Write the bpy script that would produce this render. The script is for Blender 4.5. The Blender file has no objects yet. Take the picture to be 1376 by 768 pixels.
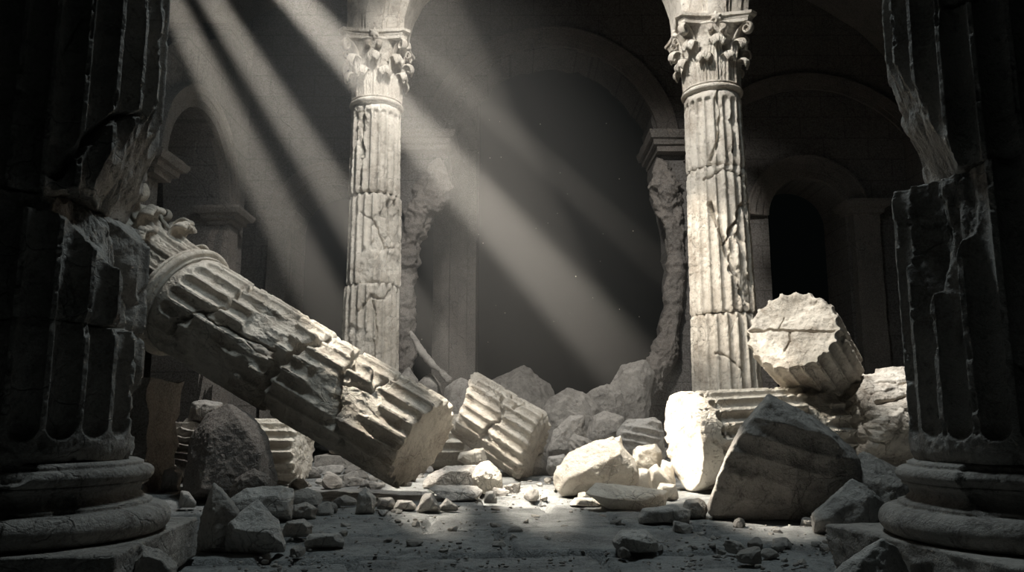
import bpy, bmesh, math, random
import numpy as np
from mathutils import Vector, Matrix

random.seed(7)
rng = np.random.default_rng(11)
PI = math.pi
SC = bpy.context.scene
COL = SC.collection

# ------------------------------------------------------------------ camera
F_PX, W_PX, H_PX = 1050.0, 1376.0, 768.0
CAM_H, PITCH = 0.95, math.radians(9.5)
CP, SP = math.cos(PITCH), math.sin(PITCH)


def P(px, py, Y):
    """world point seen at pixel (px, py) at distance Y along the hall"""
    u = (px - W_PX / 2) / F_PX
    v = (H_PX / 2 - py) / F_PX
    dy = CP - v * SP
    dz = SP + v * CP
    s = Y / dy
    return np.array([u * s, Y, CAM_H + dz * s])


def floor_y(py):
    v = (H_PX / 2 - py) / F_PX
    return -CAM_H * (CP - v * SP) / (SP + v * CP)


# ------------------------------------------------------------------ noise
_perm = np.concatenate([np.random.default_rng(3).permutation(256)] * 3).astype(np.int32)
_grad = np.random.default_rng(5).normal(size=(256, 3))
_grad /= np.linalg.norm(_grad, axis=1)[:, None]


def perlin(p, seed=0):
    p = p + seed * 17.31 + np.array([.37, .11, .73]) * seed
    i = np.floor(p).astype(np.int64)
    f = p - i
    i &= 255
    w = f * f * f * (f * (f * 6 - 15) + 10)
    out = 0
    for dx in (0, 1):
        for dy in (0, 1):
            for dz in (0, 1):
                h = _perm[_perm[_perm[(i[:, 0] + dx) & 255] + ((i[:, 1] + dy) & 255)] + ((i[:, 2] + dz) & 255)]
                g = _grad[h]
                d = g[:, 0] * (f[:, 0] - dx) + g[:, 1] * (f[:, 1] - dy) + g[:, 2] * (f[:, 2] - dz)
                wt = (w[:, 0] if dx else 1 - w[:, 0]) * (w[:, 1] if dy else 1 - w[:, 1]) * (w[:, 2] if dz else 1 - w[:, 2])
                out = out + d * wt
    return out * 1.6


def fbm(p, freq=1.0, octv=4, seed=0, gain=.5):
    a, s, t = 1.0, 0, 0
    for k in range(octv):
        s = s + a * perlin(p * freq, seed + k * 3)
        t += a
        a *= gain
        freq *= 2.03
    return s / t


def ridged(p, freq=1.0, octv=3, seed=0):
    a, s, t = 1.0, 0, 0
    for k in range(octv):
        s = s + a * (1 - np.abs(perlin(p * freq, seed + k * 5)) * 1.6)
        t += a
        a *= .5
        freq *= 2.1
    return s / t


def worley(p, freq, seed=0):
    """F1, F2 and a random number of the nearest cell"""
    q = p * freq + seed * 9.17
    i = np.floor(q).astype(np.int64)
    f1 = np.full(len(p), 9.0)
    f2 = np.full(len(p), 9.0)
    idn = np.zeros(len(p))
    for dx in (-1, 0, 1):
        for dy in (-1, 0, 1):
            for dz in (-1, 0, 1):
                c = i + np.array([dx, dy, dz])
                h = _perm[_perm[_perm[c[:, 0] & 255] + (c[:, 1] & 255)] + (c[:, 2] & 255)]
                off = np.stack([_perm[h] / 255., _perm[h + 37] / 255., _perm[h + 91] / 255.], 1)
                d = np.linalg.norm(c + off - q, axis=1)
                near = d < f1
                f2 = np.where(near, f1, np.minimum(f2, d))
                idn = np.where(near, h / 255., idn)
                f1 = np.where(near, d, f1)
    return f1, f2, idn


def sstep(a, b, x):
    t = np.clip((x - a) / (b - a), 0, 1)
    return t * t * (3 - 2 * t)


# ------------------------------------------------------------------ mesh / object helpers
def mesh_np(name, V, Fq, mat=None, smooth=True, flat_tris=False):
    me = bpy.data.meshes.new(name)
    V = np.asarray(V, dtype=np.float32)
    faces = [np.asarray(f, dtype=np.int32) for f in (Fq if isinstance(Fq, list) else [Fq]) if len(f)]
    nl = sum(f.size for f in faces)
    nf = sum(len(f) for f in faces)
    me.vertices.add(len(V))
    me.vertices.foreach_set('co', V.ravel())
    me.loops.add(nl)
    me.loops.foreach_set('vertex_index', np.concatenate([f.ravel() for f in faces]))
    me.polygons.add(nf)
    tot = np.concatenate([np.full(len(f), f.shape[1], dtype=np.int32) for f in faces])
    st = np.concatenate([[0], np.cumsum(tot)[:-1]]).astype(np.int32)
    me.polygons.foreach_set('loop_start', st)
    me.polygons.foreach_set('loop_total', tot)
    me.polygons.foreach_set('use_smooth', np.full(nf, smooth, dtype=bool))
    me.update(calc_edges=True)
    me.validate()
    if mat:
        me.materials.append(mat)
    return me


def obj(name, me, parent=None, M=None):
    o = bpy.data.objects.new(name, me)
    COL.objects.link(o)
    if parent is not None:
        o.parent = parent
    if M is not None:
        o.matrix_local = M
    return o


def tag(o, label, cat, group=None, kind=None):
    o['label'] = label
    if cat:
        o['category'] = cat
    if group:
        o['group'] = group
    o['kind'] = kind or 'thing'
    return o


def thing(name, label, cat, M, group=None):
    o = bpy.data.objects.new(name, None)
    o.empty_display_size = .2
    COL.objects.link(o)
    o.matrix_world = M
    return tag(o, label, cat, group)


def struct(name, me, label=None):
    o = obj(name, me)
    o['kind'] = 'structure'
    if label:
        o['label'] = label
    return o


def frame(origin, axis, face=(0, -1, 0), roll=0):
    z = Vector(axis).normalized()
    x = Vector(face)
    x = (x - z * x.dot(z)).normalized()
    y = z.cross(x)
    M = Matrix((x, y, z)).transposed().to_4x4()
    M.translation = Vector(origin)
    if roll:
        M = M @ Matrix.Rotation(roll, 4, 'Z')
    return M


def T(x, y, z, rz=0, rx=0, ry=0):
    return Matrix.Translation((x, y, z)) @ Matrix.Rotation(rz, 4, 'Z') @ Matrix.Rotation(rx, 4, 'X') @ Matrix.Rotation(ry, 4, 'Y')


def grid_faces(nr, nc, wrap=True, base=0):
    r = np.arange(nr - 1)[:, None]
    c = np.arange(nc if wrap else nc - 1)[None, :]
    c2 = (c + 1) % nc
    a = base + r * nc + c
    b = base + r * nc + c2
    d = base + (r + 1) * nc + c2
    e = base + (r + 1) * nc + c
    return np.stack([a, b, d, e], -1).reshape(-1, 4)


_ico = {}


def ico(level):
    if level not in _ico:
        bm = bmesh.new()
        bmesh.ops.create_icosphere(bm, subdivisions=level, radius=1)
        bm.verts.index_update()
        V = np.array([v.co[:] for v in bm.verts])
        Fc = np.array([[v.index for v in f.verts] for f in bm.faces])
        bm.free()
        _ico[level] = (V / np.linalg.norm(V, axis=1)[:, None], Fc)
    return _ico[level]


# ------------------------------------------------------------------ materials
def N(nt, typ, loc=(0, 0), **kw):
    n = nt.nodes.new(typ)
    n.location = loc
    for k, v in kw.items():
        if k in n.inputs:
            n.inputs[k].default_value = v
        else:
            setattr(n, k, v)
    return n


def stone(name, base, dark, stain, scale=1.0, bump=.7, rough=.85, stain_amt=.5, vary=.0, pit=.35):
    m = bpy.data.materials.new(name)
    m.use_nodes = True
    nt = m.node_tree
    nt.nodes.clear()
    L = nt.links.new
    out = N(nt, 'ShaderNodeOutputMaterial')
    bs = N(nt, 'ShaderNodeBsdfPrincipled')
    bs.inputs['Roughness'].default_value = rough
    bs.inputs['Specular IOR Level'].default_value = .25
    L(bs.outputs[0], out.inputs[0])
    tc = N(nt, 'ShaderNodeTexCoord')
    co = tc.outputs['Object']

    def noise(sc, det=6, ro=.6, dist=0.0):
        n = N(nt, 'ShaderNodeTexNoise')
        n.inputs['Scale'].default_value = sc * scale
        n.inputs['Detail'].default_value = det
        n.inputs['Roughness'].default_value = ro
        n.inputs['Distortion'].default_value = dist
        L(co, n.inputs['Vector'])
        return n.outputs['Fac']

    def ramp(src, a, b):
        r = N(nt, 'ShaderNodeMapRange')
        r.inputs['From Min'].default_value = a
        r.inputs['From Max'].default_value = b
        L(src, r.inputs['Value'])
        return r.outputs['Result']

    def mix(fac, a, b, typ='MIX'):
        x = N(nt, 'ShaderNodeMix', data_type='RGBA', blend_type=typ)
        if isinstance(fac, float):
            x.inputs['Factor'].default_value = fac
        else:
            L(fac, x.inputs['Factor'])
        for i, c in ((6, a), (7, b)):
            if isinstance(c, tuple):
                x.inputs[i].default_value = (*c, 1)
            else:
                L(c, x.inputs[i])
        return x.outputs[2]

    def mul(a, k):
        x = N(nt, 'ShaderNodeMath', operation='MULTIPLY')
        L(a, x.inputs[0])
        if isinstance(k, float):
            x.inputs[1].default_value = k
        else:
            L(k, x.inputs[1])
        return x.outputs[0]

    c = mix(ramp(noise(1.5, 10, .72, .5), .44, .60), base, dark)
    c = mix(mul(ramp(noise(3.1, 8, .75, 1.2), .545, .64), stain_amt), c, stain)
    # thin dark veins and weathered pits
    vn = N(nt, 'ShaderNodeTexVoronoi', feature='DISTANCE_TO_EDGE')
    vn.inputs['Scale'].default_value = 3.2 * scale
    wv = N(nt, 'ShaderNodeTexNoise')
    wv.inputs['Scale'].default_value = 2.2 * scale
    wv.inputs['Detail'].default_value = 5
    L(co, wv.inputs['Vector'])
    va = N(nt, 'ShaderNodeVectorMath', operation='MULTIPLY_ADD')
    L(wv.outputs['Color'], va.inputs[0])
    va.inputs[1].default_value = (.55, .55, .55)
    L(co, va.inputs[2])
    L(va.outputs[0], vn.inputs['Vector'])
    vein = ramp(vn.outputs['Distance'], .03, .0)
    veinm = mul(mul(vein, ramp(noise(1.1, 3), .48, .62)), .6)
    c = mix(veinm, c, (dark[0] * .35, dark[1] * .33, dark[2] * .3))
    pits = ramp(noise(14, 6, .75), .58, .66)
    c = mix(mul(pits, pit), c, (dark[0] * .4, dark[1] * .38, dark[2] * .34))
    fine = noise(60, 4, .7)
    c = mix(ramp(fine, .3, .75), c, mix(.25, c, (1., .98, .95), 'MIX'))
    if vary:
        oi = N(nt, 'ShaderNodeObjectInfo')
        r = N(nt, 'ShaderNodeMapRange')
        r.inputs['To Min'].default_value = 1 - vary
        r.inputs['To Max'].default_value = 1 + vary * .5
        L(oi.outputs['Random'], r.inputs['Value'])
        hs = N(nt, 'ShaderNodeHueSaturation')
        L(r.outputs['Result'], hs.inputs['Value'])
        L(c, hs.inputs['Color'])
        c = hs.outputs['Color']
    L(c, bs.inputs['Base Color'])
    bp = N(nt, 'ShaderNodeBump')
    bp.inputs['Strength'].default_value = bump
    bp.inputs['Distance'].default_value = .07
    ad = N(nt, 'ShaderNodeMath', operation='ADD')
    L(mul(noise(9, 8, .68), 1.0), ad.inputs[0])
    L(mul(fine, .4), ad.inputs[1])
    sb = N(nt, 'ShaderNodeMath', operation='SUBTRACT')
    L(ad.outputs[0], sb.inputs[0])
    L(mul(pits, .25), sb.inputs[1])
    sb2 = N(nt, 'ShaderNodeMath', operation='SUBTRACT')
    L(sb.outputs[0], sb2.inputs[0])
    L(mul(veinm, .6), sb2.inputs[1])
    L(sb2.outputs[0], bp.inputs['Height'])
    L(bp.outputs[0], bs.inputs['Normal'])
    return m


M_MARBLE = stone('weathered_marble', (.68, .62, .53), (.42, .365, .295), (.27, .205, .145), stain_amt=.7, pit=.6)
M_PALE = stone('pale_limestone', (.74, .68, .58), (.52, .46, .38), (.38, .30, .21), stain_amt=.5, vary=.2, pit=.5)
M_GREY = stone('grey_limestone', (.54, .505, .46), (.29, .27, .245), (.19, .16, .13), vary=.2, pit=.6, stain_amt=.7)
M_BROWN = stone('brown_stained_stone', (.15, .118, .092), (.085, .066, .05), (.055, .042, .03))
M_OLD = stone('dark_marble', (.44, .40, .355), (.22, .197, .17), (.12, .10, .082), stain_amt=.8, pit=.6)  # darker marble; the dimness of the far boulders is put into this colour
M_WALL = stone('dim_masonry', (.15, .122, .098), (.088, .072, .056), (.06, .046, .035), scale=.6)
M_FLOOR = stone('paving_stone', (.24, .245, .235), (.08, .084, .082), (.06, .058, .052), scale=1.2, bump=.7, rough=.7)
M_CHIP = stone('stone_chips', (.52, .48, .43), (.33, .30, .265), (.25, .21, .17), vary=.45)


# ------------------------------------------------------------------ shape makers
def crack_dist(S, Z, pts):
    d = np.full(S.shape, 9.0)
    for (a, b), (c, e) in zip(pts[:-1], pts[1:]):
        vx, vz = c - a, e - b
        l2 = vx * vx + vz * vz + 1e-9
        t = np.clip(((S - a) * vx + (Z - b) * vz) / l2, 0, 1)
        d = np.minimum(d, np.hypot(S - a - t * vx, Z - b - t * vz))
    return d


def drum(name, R0, R1, L, mat, nf=20, nt=400, dz=.014, seed=1, flute=True, ends=(None, None), rough=(.03, .03), tilt=((0, 0), (0, 0)),
         thr=.42, patches=(), cracks=(), cuts=(), hair=.012, hair_f=1.6, dmg=.05, chip=.5, fdepth=.36, wear=.03, cap_n=26, arr_amp=.15, cap_cracks=()):
    """a (broken) fluted column drum standing on z = 0, as a height field over a cylinder; angles in degrees"""
    nz = max(12, int(L / dz))
    th = np.linspace(0, 2 * PI, nt, endpoint=False)
    v = np.linspace(0, 1, nz)
    TH, VV = np.meshgrid(th, v)
    ct, stn = np.cos(TH), np.sin(TH)
    circ = np.stack([np.cos(th), np.sin(th), np.zeros(nt)], 1)
    jag = []
    for e, (R, ro, ti) in enumerate(((R0, rough[0], tilt[0]), (R1, rough[1], tilt[1]))):
        q = circ * R
        jag.append(ro * (1.1 * fbm(q, 1.6, 4, seed + 40 + e) + .5 * fbm(q, 6, 2, seed + 44 + e)) * 1.4 + ti[0] * q[:, 0] + ti[1] * q[:, 1])
    Z0, Z1 = jag[0][None, :], L + jag[1][None, :]
    Z = Z0 + (Z1 - Z0) * VV
    Rr = R0 + (R1 - R0) * VV
    pos = np.stack([ct * Rr, stn * Rr, Z], -1).reshape(-1, 3)
    sh = TH.shape
    big = fbm(pos, .9, 4, seed).reshape(sh)
    mid = fbm(pos, 3.1, 5, seed + 9).reshape(sh)
    hi = fbm(pos, 11, 3, seed + 21).reshape(sh)
    rg = ridged(pos * np.array([1, 1, .55]), 2.6, 4, seed + 31).reshape(sh)
    D = big + .25 * mid
    for (a, z, ra, rz, amp) in patches:
        da = (TH - math.radians(a) + PI) % (2 * PI) - PI
        D = D + amp * np.exp(-(da * Rr / ra) ** 2 - ((Z - z) / rz) ** 2)
    eb = np.minimum(Z - Z0, Z1 - Z)
    D = D + chip * .45 * np.exp(-(eb / .05) ** 2) * sstep(.0, .35, mid)
    Mk = sstep(thr - .03, thr + .05, D)
    pitch = 2 * PI * Rr / nf
    if flute:
        u = (TH * nf / (2 * PI)) % 1.0 - .5
        e = np.zeros(sh)
        if ends[0] is not None:
            e = np.maximum(e, (ends[0] - Z) / pitch)
        if ends[1] is not None:
            e = np.maximum(e, (Z - ends[1]) / pitch)
        uu = np.sqrt(u * u + np.clip(e, 0, None) ** 2)
        fl = pitch * fdepth * np.sqrt(np.clip(1 - (uu / .41) ** 2, 0, 1))
        arr = np.clip((np.abs(u) - .3) / .2, 0, 1)
        ch = arr * sstep(.12, .3, fbm(pos, 5.5, 3, seed + 61).reshape(sh)) * pitch * arr_amp
    else:
        fl = pitch * fdepth * .7 * sstep(-.5, .5, mid)
        ch = 0
    r = Rr - fl - ch
    rd = Rr - dmg * (.75 + .8 * (rg - .5)) - .035 * (mid + .5) - .02 * hi
    amt = np.clip((D - thr) * 1.6, 0, 1)
    rd = rd - dmg * 1.3 * amt
    r = r * (1 - Mk) + np.minimum(r, rd) * Mk
    # cracks
    wx = fbm(pos, 3.5, 4, seed + 71).reshape(sh) * .09
    wz = fbm(pos, 3.5, 4, seed + 77).reshape(sh) * .09
    for (pts, w, dep) in cracks:
        a0 = sum(p[0] for p in pts) / len(pts)
        da = ((TH - math.radians(a0) + PI) % (2 * PI) - PI)
        S = da * Rr + wx
        q = [(math.radians(p[0] - a0) * (R0 + R1) / 2, p[1]) for p in pts]
        d = crack_dist(S, Z + wz, q)
        ww = w * (.6 + .9 * sstep(-.3, .4, mid))
        r = r - dep * np.clip(1 - d / ww, 0, 1) ** .6 - .012 * np.exp(-(d / (w * 2.5)) ** 2)
    if hair:
        wp = pos + np.stack([wx.ravel(), wz.ravel(), wx.ravel()], 1) * 1.2
        f1, f2, idn = worley(wp * np.array([1, 1, .8]), hair_f, seed)
        g = (f2 - f1).reshape(sh)
        m2 = sstep(.0, .25, fbm(pos, 1.1, 2, seed + 83).reshape(sh))
        r = r - hair * 2.0 * np.clip(1 - g / .035, 0, 1) * m2
        r = r + hair * .9 * (idn.reshape(sh) - .5) * Mk
    r = r + .008 * hi + .004 * fbm(pos, 30, 2, seed + 23).reshape(sh) + .012 * mid * Mk + .012 * (rg - .5) * Mk
    r = r - wear * np.exp(-(eb / .035) ** 2) * (.6 + .8 * sstep(-.2, .4, mid))
    for (nx, ny, nz_, d, am) in cuts:
        nr = ct * nx + stn * ny
        lim = np.where(nr > 1e-3, (d - nz_ * Z) / np.maximum(nr, 1e-3), 9)
        lim = np.maximum(lim, .02)
        lim = lim + am * (1.6 * mid + .8 * (rg - .5)) - np.where(lim < r, am * .3, 0)
        r = np.minimum(r, np.maximum(lim, .02))
    V = np.stack([ct * r, stn * r, Z], -1).reshape(-1, 3)
    Fs = [grid_faces(nz, nt)]
    # caps
    Vs = [V]
    base = len(V)
    for e in (0, 1):
        rim = V[:nt] if e == 0 else V[-nt:]
        rows = []
        fr = np.linspace(1, 0, cap_n + 1)[1:-1]
        ro, ti, R, zb = rough[e], tilt[e], (R0, R1)[e], (0, L)[e]
        for f in fr:
            xy = rim[:, :2] * f
            q = np.concatenate([xy, np.zeros((nt, 1))], 1)
            flat = ro * (1.6 * fbm(q, 1.6, 5, seed + 40 + e) + .9 * (ridged(q, 2.2, 3, seed + 90) - .6)) * 1.3 + ti[0] * xy[:, 0] + ti[1] * xy[:, 1] + zb
            k = sstep(1, .8, f)
            if e == 1:
                for (pts_, w_, dep_) in cap_cracks:
                    dd = crack_dist(xy[:, 0] + .05 * fbm(q, 4, 4, seed + 95), xy[:, 1] + .05 * fbm(q, 4, 4, seed + 97), pts_)
                    flat = flat - dep_ * np.clip(1 - dd / (w_ * (1 + 1.2 * fbm(q, 3, 3, seed + 98))), 0, 1) ** .6
            z = rim[:, 2] * (1 - k) + flat * k + .008 * fbm(q, 9, 3, seed + 93) * k
            rows.append(np.stack([xy[:, 0], xy[:, 1], z], 1))
        rows = np.array(rows)
        Vs.append(rows.reshape(-1, 3))
        Vs.append(np.array([[0, 0, rows[-1][:, 2].mean()]]))
        first = base
        rimi = np.arange(nt) + (0 if e == 0 else (nz - 1) * nt)
        f0 = np.stack([rimi, np.roll(rimi, -1), first + np.roll(np.arange(nt), -1), first + np.arange(nt)], 1)
        if e == 0:
            f0 = f0[:, ::-1]
        Fs.append(f0)
        gf = grid_faces(len(rows), nt, True, first)
        if e == 0:
            gf = gf[:, ::-1]
        Fs.append(gf)
        cidx = first + len(rows) * nt
        last = first + (len(rows) - 1) * nt + np.arange(nt)
        tri = np.stack([last, np.roll(last, -1), np.full(nt, cidx)], 1)
        if e == 0:
            tri = tri[:, ::-1]
        Fs.append(tri)
        base = cidx + 1
    quads = np.concatenate([f for f in Fs if f.shape[1] == 4])
    tris = np.concatenate([f for f in Fs if f.shape[1] == 3])
    return mesh_np(name, np.concatenate(Vs), [quads, tris], mat)


def lathe(name, prof, mat, nt=320, sub=10, seed=1, dmg=.03, thr=.4, patches=(), fine=.004):
    """closed solid of revolution from (r, z) points, weathered and chipped"""
    pr = []
    for (a, b), (c, d) in zip(prof[:-1], prof[1:]):
        n = max(2, int(math.hypot(c - a, d - b) / .016))
        n = min(n, 60)
        for k in range(n):
            pr.append((a + (c - a) * k / n, b + (d - b) * k / n))
    pr.append(prof[-1])
    pr = np.array(pr)
    th = np.linspace(0, 2 * PI, nt, endpoint=False)
    TH, I = np.meshgrid(th, np.arange(len(pr)))
    Rr = pr[I, 0]
    Z = pr[I, 1]
    pos = np.stack([np.cos(TH) * Rr, np.sin(TH) * Rr, Z], -1).reshape(-1, 3)
    sh = TH.shape
    mid = fbm(pos, 3.0, 5, seed).reshape(sh)
    big = fbm(pos, 1.1, 3, seed + 5).reshape(sh)
    hi = fbm(pos, 12, 3, seed + 8).reshape(sh)
    D = big + .3 * mid
    for (a, z, ra, rz, amp) in patches:
        da = (TH - math.radians(a) + PI) % (2 * PI) - PI
        D = D + amp * np.exp(-(da * Rr / ra) ** 2 - ((Z - z) / rz) ** 2)
    Mk = sstep(thr - .04, thr + .06, D)
    r = Rr - Mk * dmg * (1 + 1.2 * mid) + fine * hi + fine * mid
    r = np.maximum(np.where(Rr > .02, r, Rr), 0)
    V = np.stack([np.cos(TH) * r, np.sin(TH) * r, Z], -1).reshape(-1, 3)
    return mesh_np(name, V, grid_faces(len(pr), nt), mat)


def arc(cx, cz, r, a0, a1, n=10):
    return [(cx + r * math.cos(math.radians(a0 + (a1 - a0) * k / n)), cz + r * math.sin(math.radians(a0 + (a1 - a0) * k / n))) for k in range(n + 1)]


def hull_planes(pts):
    bm = bmesh.new()
    vs = [bm.verts.new(Vector(p)) for p in pts]
    bmesh.ops.convex_hull(bm, input=vs)
    bm.normal_update()
    c = np.mean(np.array(pts), 0)
    pl = []
    bm.faces.ensure_lookup_table()
    hv = [v for v in bm.verts if v.link_faces]
    c = np.mean(np.array([v.co[:] for v in hv]), 0)
    for f in bm.faces:
        n = np.array(f.normal[:])
        if np.linalg.norm(n) < .5:
            continue
        d = float(n @ (np.array(f.verts[0].co[:]) - c))
        if d < 0:
            n, d = -n, -d
        pl.append((n, max(d, 1e-3)))
    ext = np.ptp(np.array([v.co[:] for v in hv]), axis=0)
    bm.free()
    return c, pl, ext


def rock_verts(c, planes, ext, level, seed, disp=.03, sharp=140, floor=None, wave=None, terr=0.0, chisel=9):
    dirs, Fc = ico(level)
    size = float(np.mean(ext))
    d = dirs * (ext / ext.max() * .85 + .15)
    d /= np.linalg.norm(d, axis=1)[:, None]
    # knock off corners and edges: random planes just inside the hull
    rr = np.random.default_rng(seed * 13 + 5)
    dl, _ = ico(3)
    dl = dl * (ext / ext.max() * .85 + .15)
    dl /= np.linalg.norm(dl, axis=1)[:, None]
    planes = list(planes)
    for k in range(chisel if level > 3 else chisel // 3):
        A = np.array([p[0] / p[1] for p in planes])
        W = dl / (dl @ A.T).max(1)[:, None]
        n = rr.normal(size=3)
        n /= np.linalg.norm(n)
        h = (W @ n).max()
        planes.append((n, h * (1 - .075 * rr.random())))
    A = np.array([p[0] / p[1] for p in planes])
    g = np.clip(d @ A.T, 0, None)
    gm = g.max(axis=1)
    r = 1 / (gm * ((g / gm[:, None]) ** sharp).sum(1) ** (1 / sharp))
    V = d * r[:, None]
    q = V / size
    off = disp * size * (.9 * fbm(q, 1.8, 6, seed, .6) + .8 * (ridged(q, 3.0, 5, seed + 4) - .6))
    if level > 4:
        off = off + .020 * (ridged(V, 6, 4, seed + 6) - .5) + .008 * fbm(V, 22, 2, seed + 7)
    if terr:
        # broken ledges: step the surface along a tilted bedding direction
        t = q @ np.array([.25, .15, .95]) * 9 + 1.2 * fbm(q, 1.7, 3, seed + 8)
        off = off + terr * size * (np.abs((t % 1.0) - .5) * 2 - .5)
    V = V + d * off[:, None]
    if wave:
        k, amp, face = wave
        n = np.array(face) / np.linalg.norm(face)
        w = sstep(.15, .6, d @ n)
        ph = V @ np.array(k) + .6 * fbm(q, 1.2, 3, seed + 12)
        V = V - n[None, :] * (amp * w * np.abs(np.sin(ph * PI)))[:, None]
    V = V + c
    if floor is not None:
        V[:, 2] = np.maximum(V[:, 2], floor)
    return V, Fc


def hull_rock(name, label, cat, pts, mat, level=5, seed=1, disp=.03, sharp=140, floor=-.01, wave=None, group=None, terr=0.0, smooth=True):
    c, pl, ext = hull_planes(pts)
    V, Fc = rock_verts(c, pl, ext, level, seed, disp, sharp, floor, wave, terr)
    org = np.array([c[0], c[1], V[:, 2].min()])
    o = obj(name, mesh_np(name, V - org, Fc, mat, smooth))
    o.location = org
    return tag(o, label, cat, group)


def px_rock(name, label, cat, outline, mat, Y=None, depth=.5, ridge=(), back=.62, ground=True, **kw):
    """a boulder whose silhouette is given by pixel points, standing on the floor or at distance Y, with real thickness"""
    o2 = np.array(outline, float)
    if Y is None:
        Y = floor_y(o2[:, 1].max())
    cen = o2.mean(0)
    ym = Y + depth * .35
    pts = []
    for (a, b) in outline:
        p = P(a, b, ym)
        pts.append(p)
        q = P(cen[0] + (a - cen[0]) * back, cen[1] + (b - cen[1]) * back, Y + depth)
        pts.append(q)
        f = P(cen[0] + (a - cen[0]) * .6, cen[1] + (b - cen[1]) * .6, Y + depth * .05)
        if not ridge:
            pts.append(f)
    for (a, b, dy) in ridge:
        pts.append(P(a, b, Y + dy * depth))
    # foot: the lowest outline points meet the floor when it stands there
    fl = kw.get('floor', -.01)
    if ground and fl is not None and fl <= 0:
        mid = (o2[:, 1].min() + o2[:, 1].max()) / 2
        pts += [np.array([p[0], p[1], fl]) for p in [P(a, b, ym) for (a, b) in outline if b > mid]]
    pts = [np.array([p[0], p[1], max(p[2], fl if fl is not None else -9)]) for p in pts]
    return hull_rock(name, label, cat, pts, mat, **kw)


def loft(name, secs, mat, seed=1, amp=.01, caps=True, freq=2.5, smooth=False):
    """skin closed polygons (same point count)"""
    secs = np.array(secs, float)
    nr, nc = secs.shape[:2]
    V = secs.reshape(-1, 3).copy()
    if amp:
        V += amp * np.stack([fbm(V, freq, 4, seed + k * 7) for k in range(3)], 1)
    me = [grid_faces(nr, nc)]
    bm = bmesh.new()
    vs = [bm.verts.new(v) for v in V]
    for f in me[0]:
        try:
            bm.faces.new([vs[i] for i in f])
        except ValueError:
            pass
    if caps:
        bm.faces.new([vs[i] for i in range(nc)][::-1])
        bm.faces.new([vs[(nr - 1) * nc + i] for i in range(nc)])
    bmesh.ops.recalc_face_normals(bm, faces=bm.faces[:])
    m = bpy.data.meshes.new(name)
    bm.to_mesh(m)
    bm.free()
    for p in m.polygons:
        p.use_smooth = smooth
    m.materials.append(mat)
    return m


def rough_tube(name, path, radii, mat, seed=1, amp=.25, nt=64, ds=.04, squash=(1, 1, 1)):
    path = np.array(path, float)
    radii = np.array(radii, float)
    seg = np.linalg.norm(np.diff(path, axis=0), axis=1)
    s = np.concatenate([[0], np.cumsum(seg)])
    n = max(8, int(s[-1] / ds))
    t = np.linspace(0, s[-1], n)
    C = np.stack([np.interp(t, s, path[:, k]) for k in range(3)], 1)
    R = np.interp(t, s, radii)
    R = R * np.sqrt(np.clip(1 - (2 * t / s[-1] - 1) ** 12, .0004, 1))
    tan = np.gradient(C, axis=0)
    tan /= np.linalg.norm(tan, axis=1)[:, None]
    ref = np.array([0, 1., 0])
    X = np.cross(ref, tan)
    X /= np.linalg.norm(X, axis=1)[:, None]
    Yv = np.cross(tan, X)
    th = np.linspace(0, 2 * PI, nt, endpoint=False)
    dirs = X[:, None, :] * np.cos(th)[None, :, None] + Yv[:, None, :] * np.sin(th)[None, :, None]
    base = C[:, None, :] + dirs * R[:, None, None]
    q = base.reshape(-1, 3)
    k = 1 + amp * (1.3 * fbm(q, 1.6, 5, seed) + .9 * (ridged(q, 2.8, 4, seed + 5) - .6)).reshape(n, nt)
    V = C[:, None, :] + dirs * (R[:, None] * k)[:, :, None]
    return mesh_np(name, V.reshape(-1, 3), grid_faces(n, nt), mat)


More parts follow.
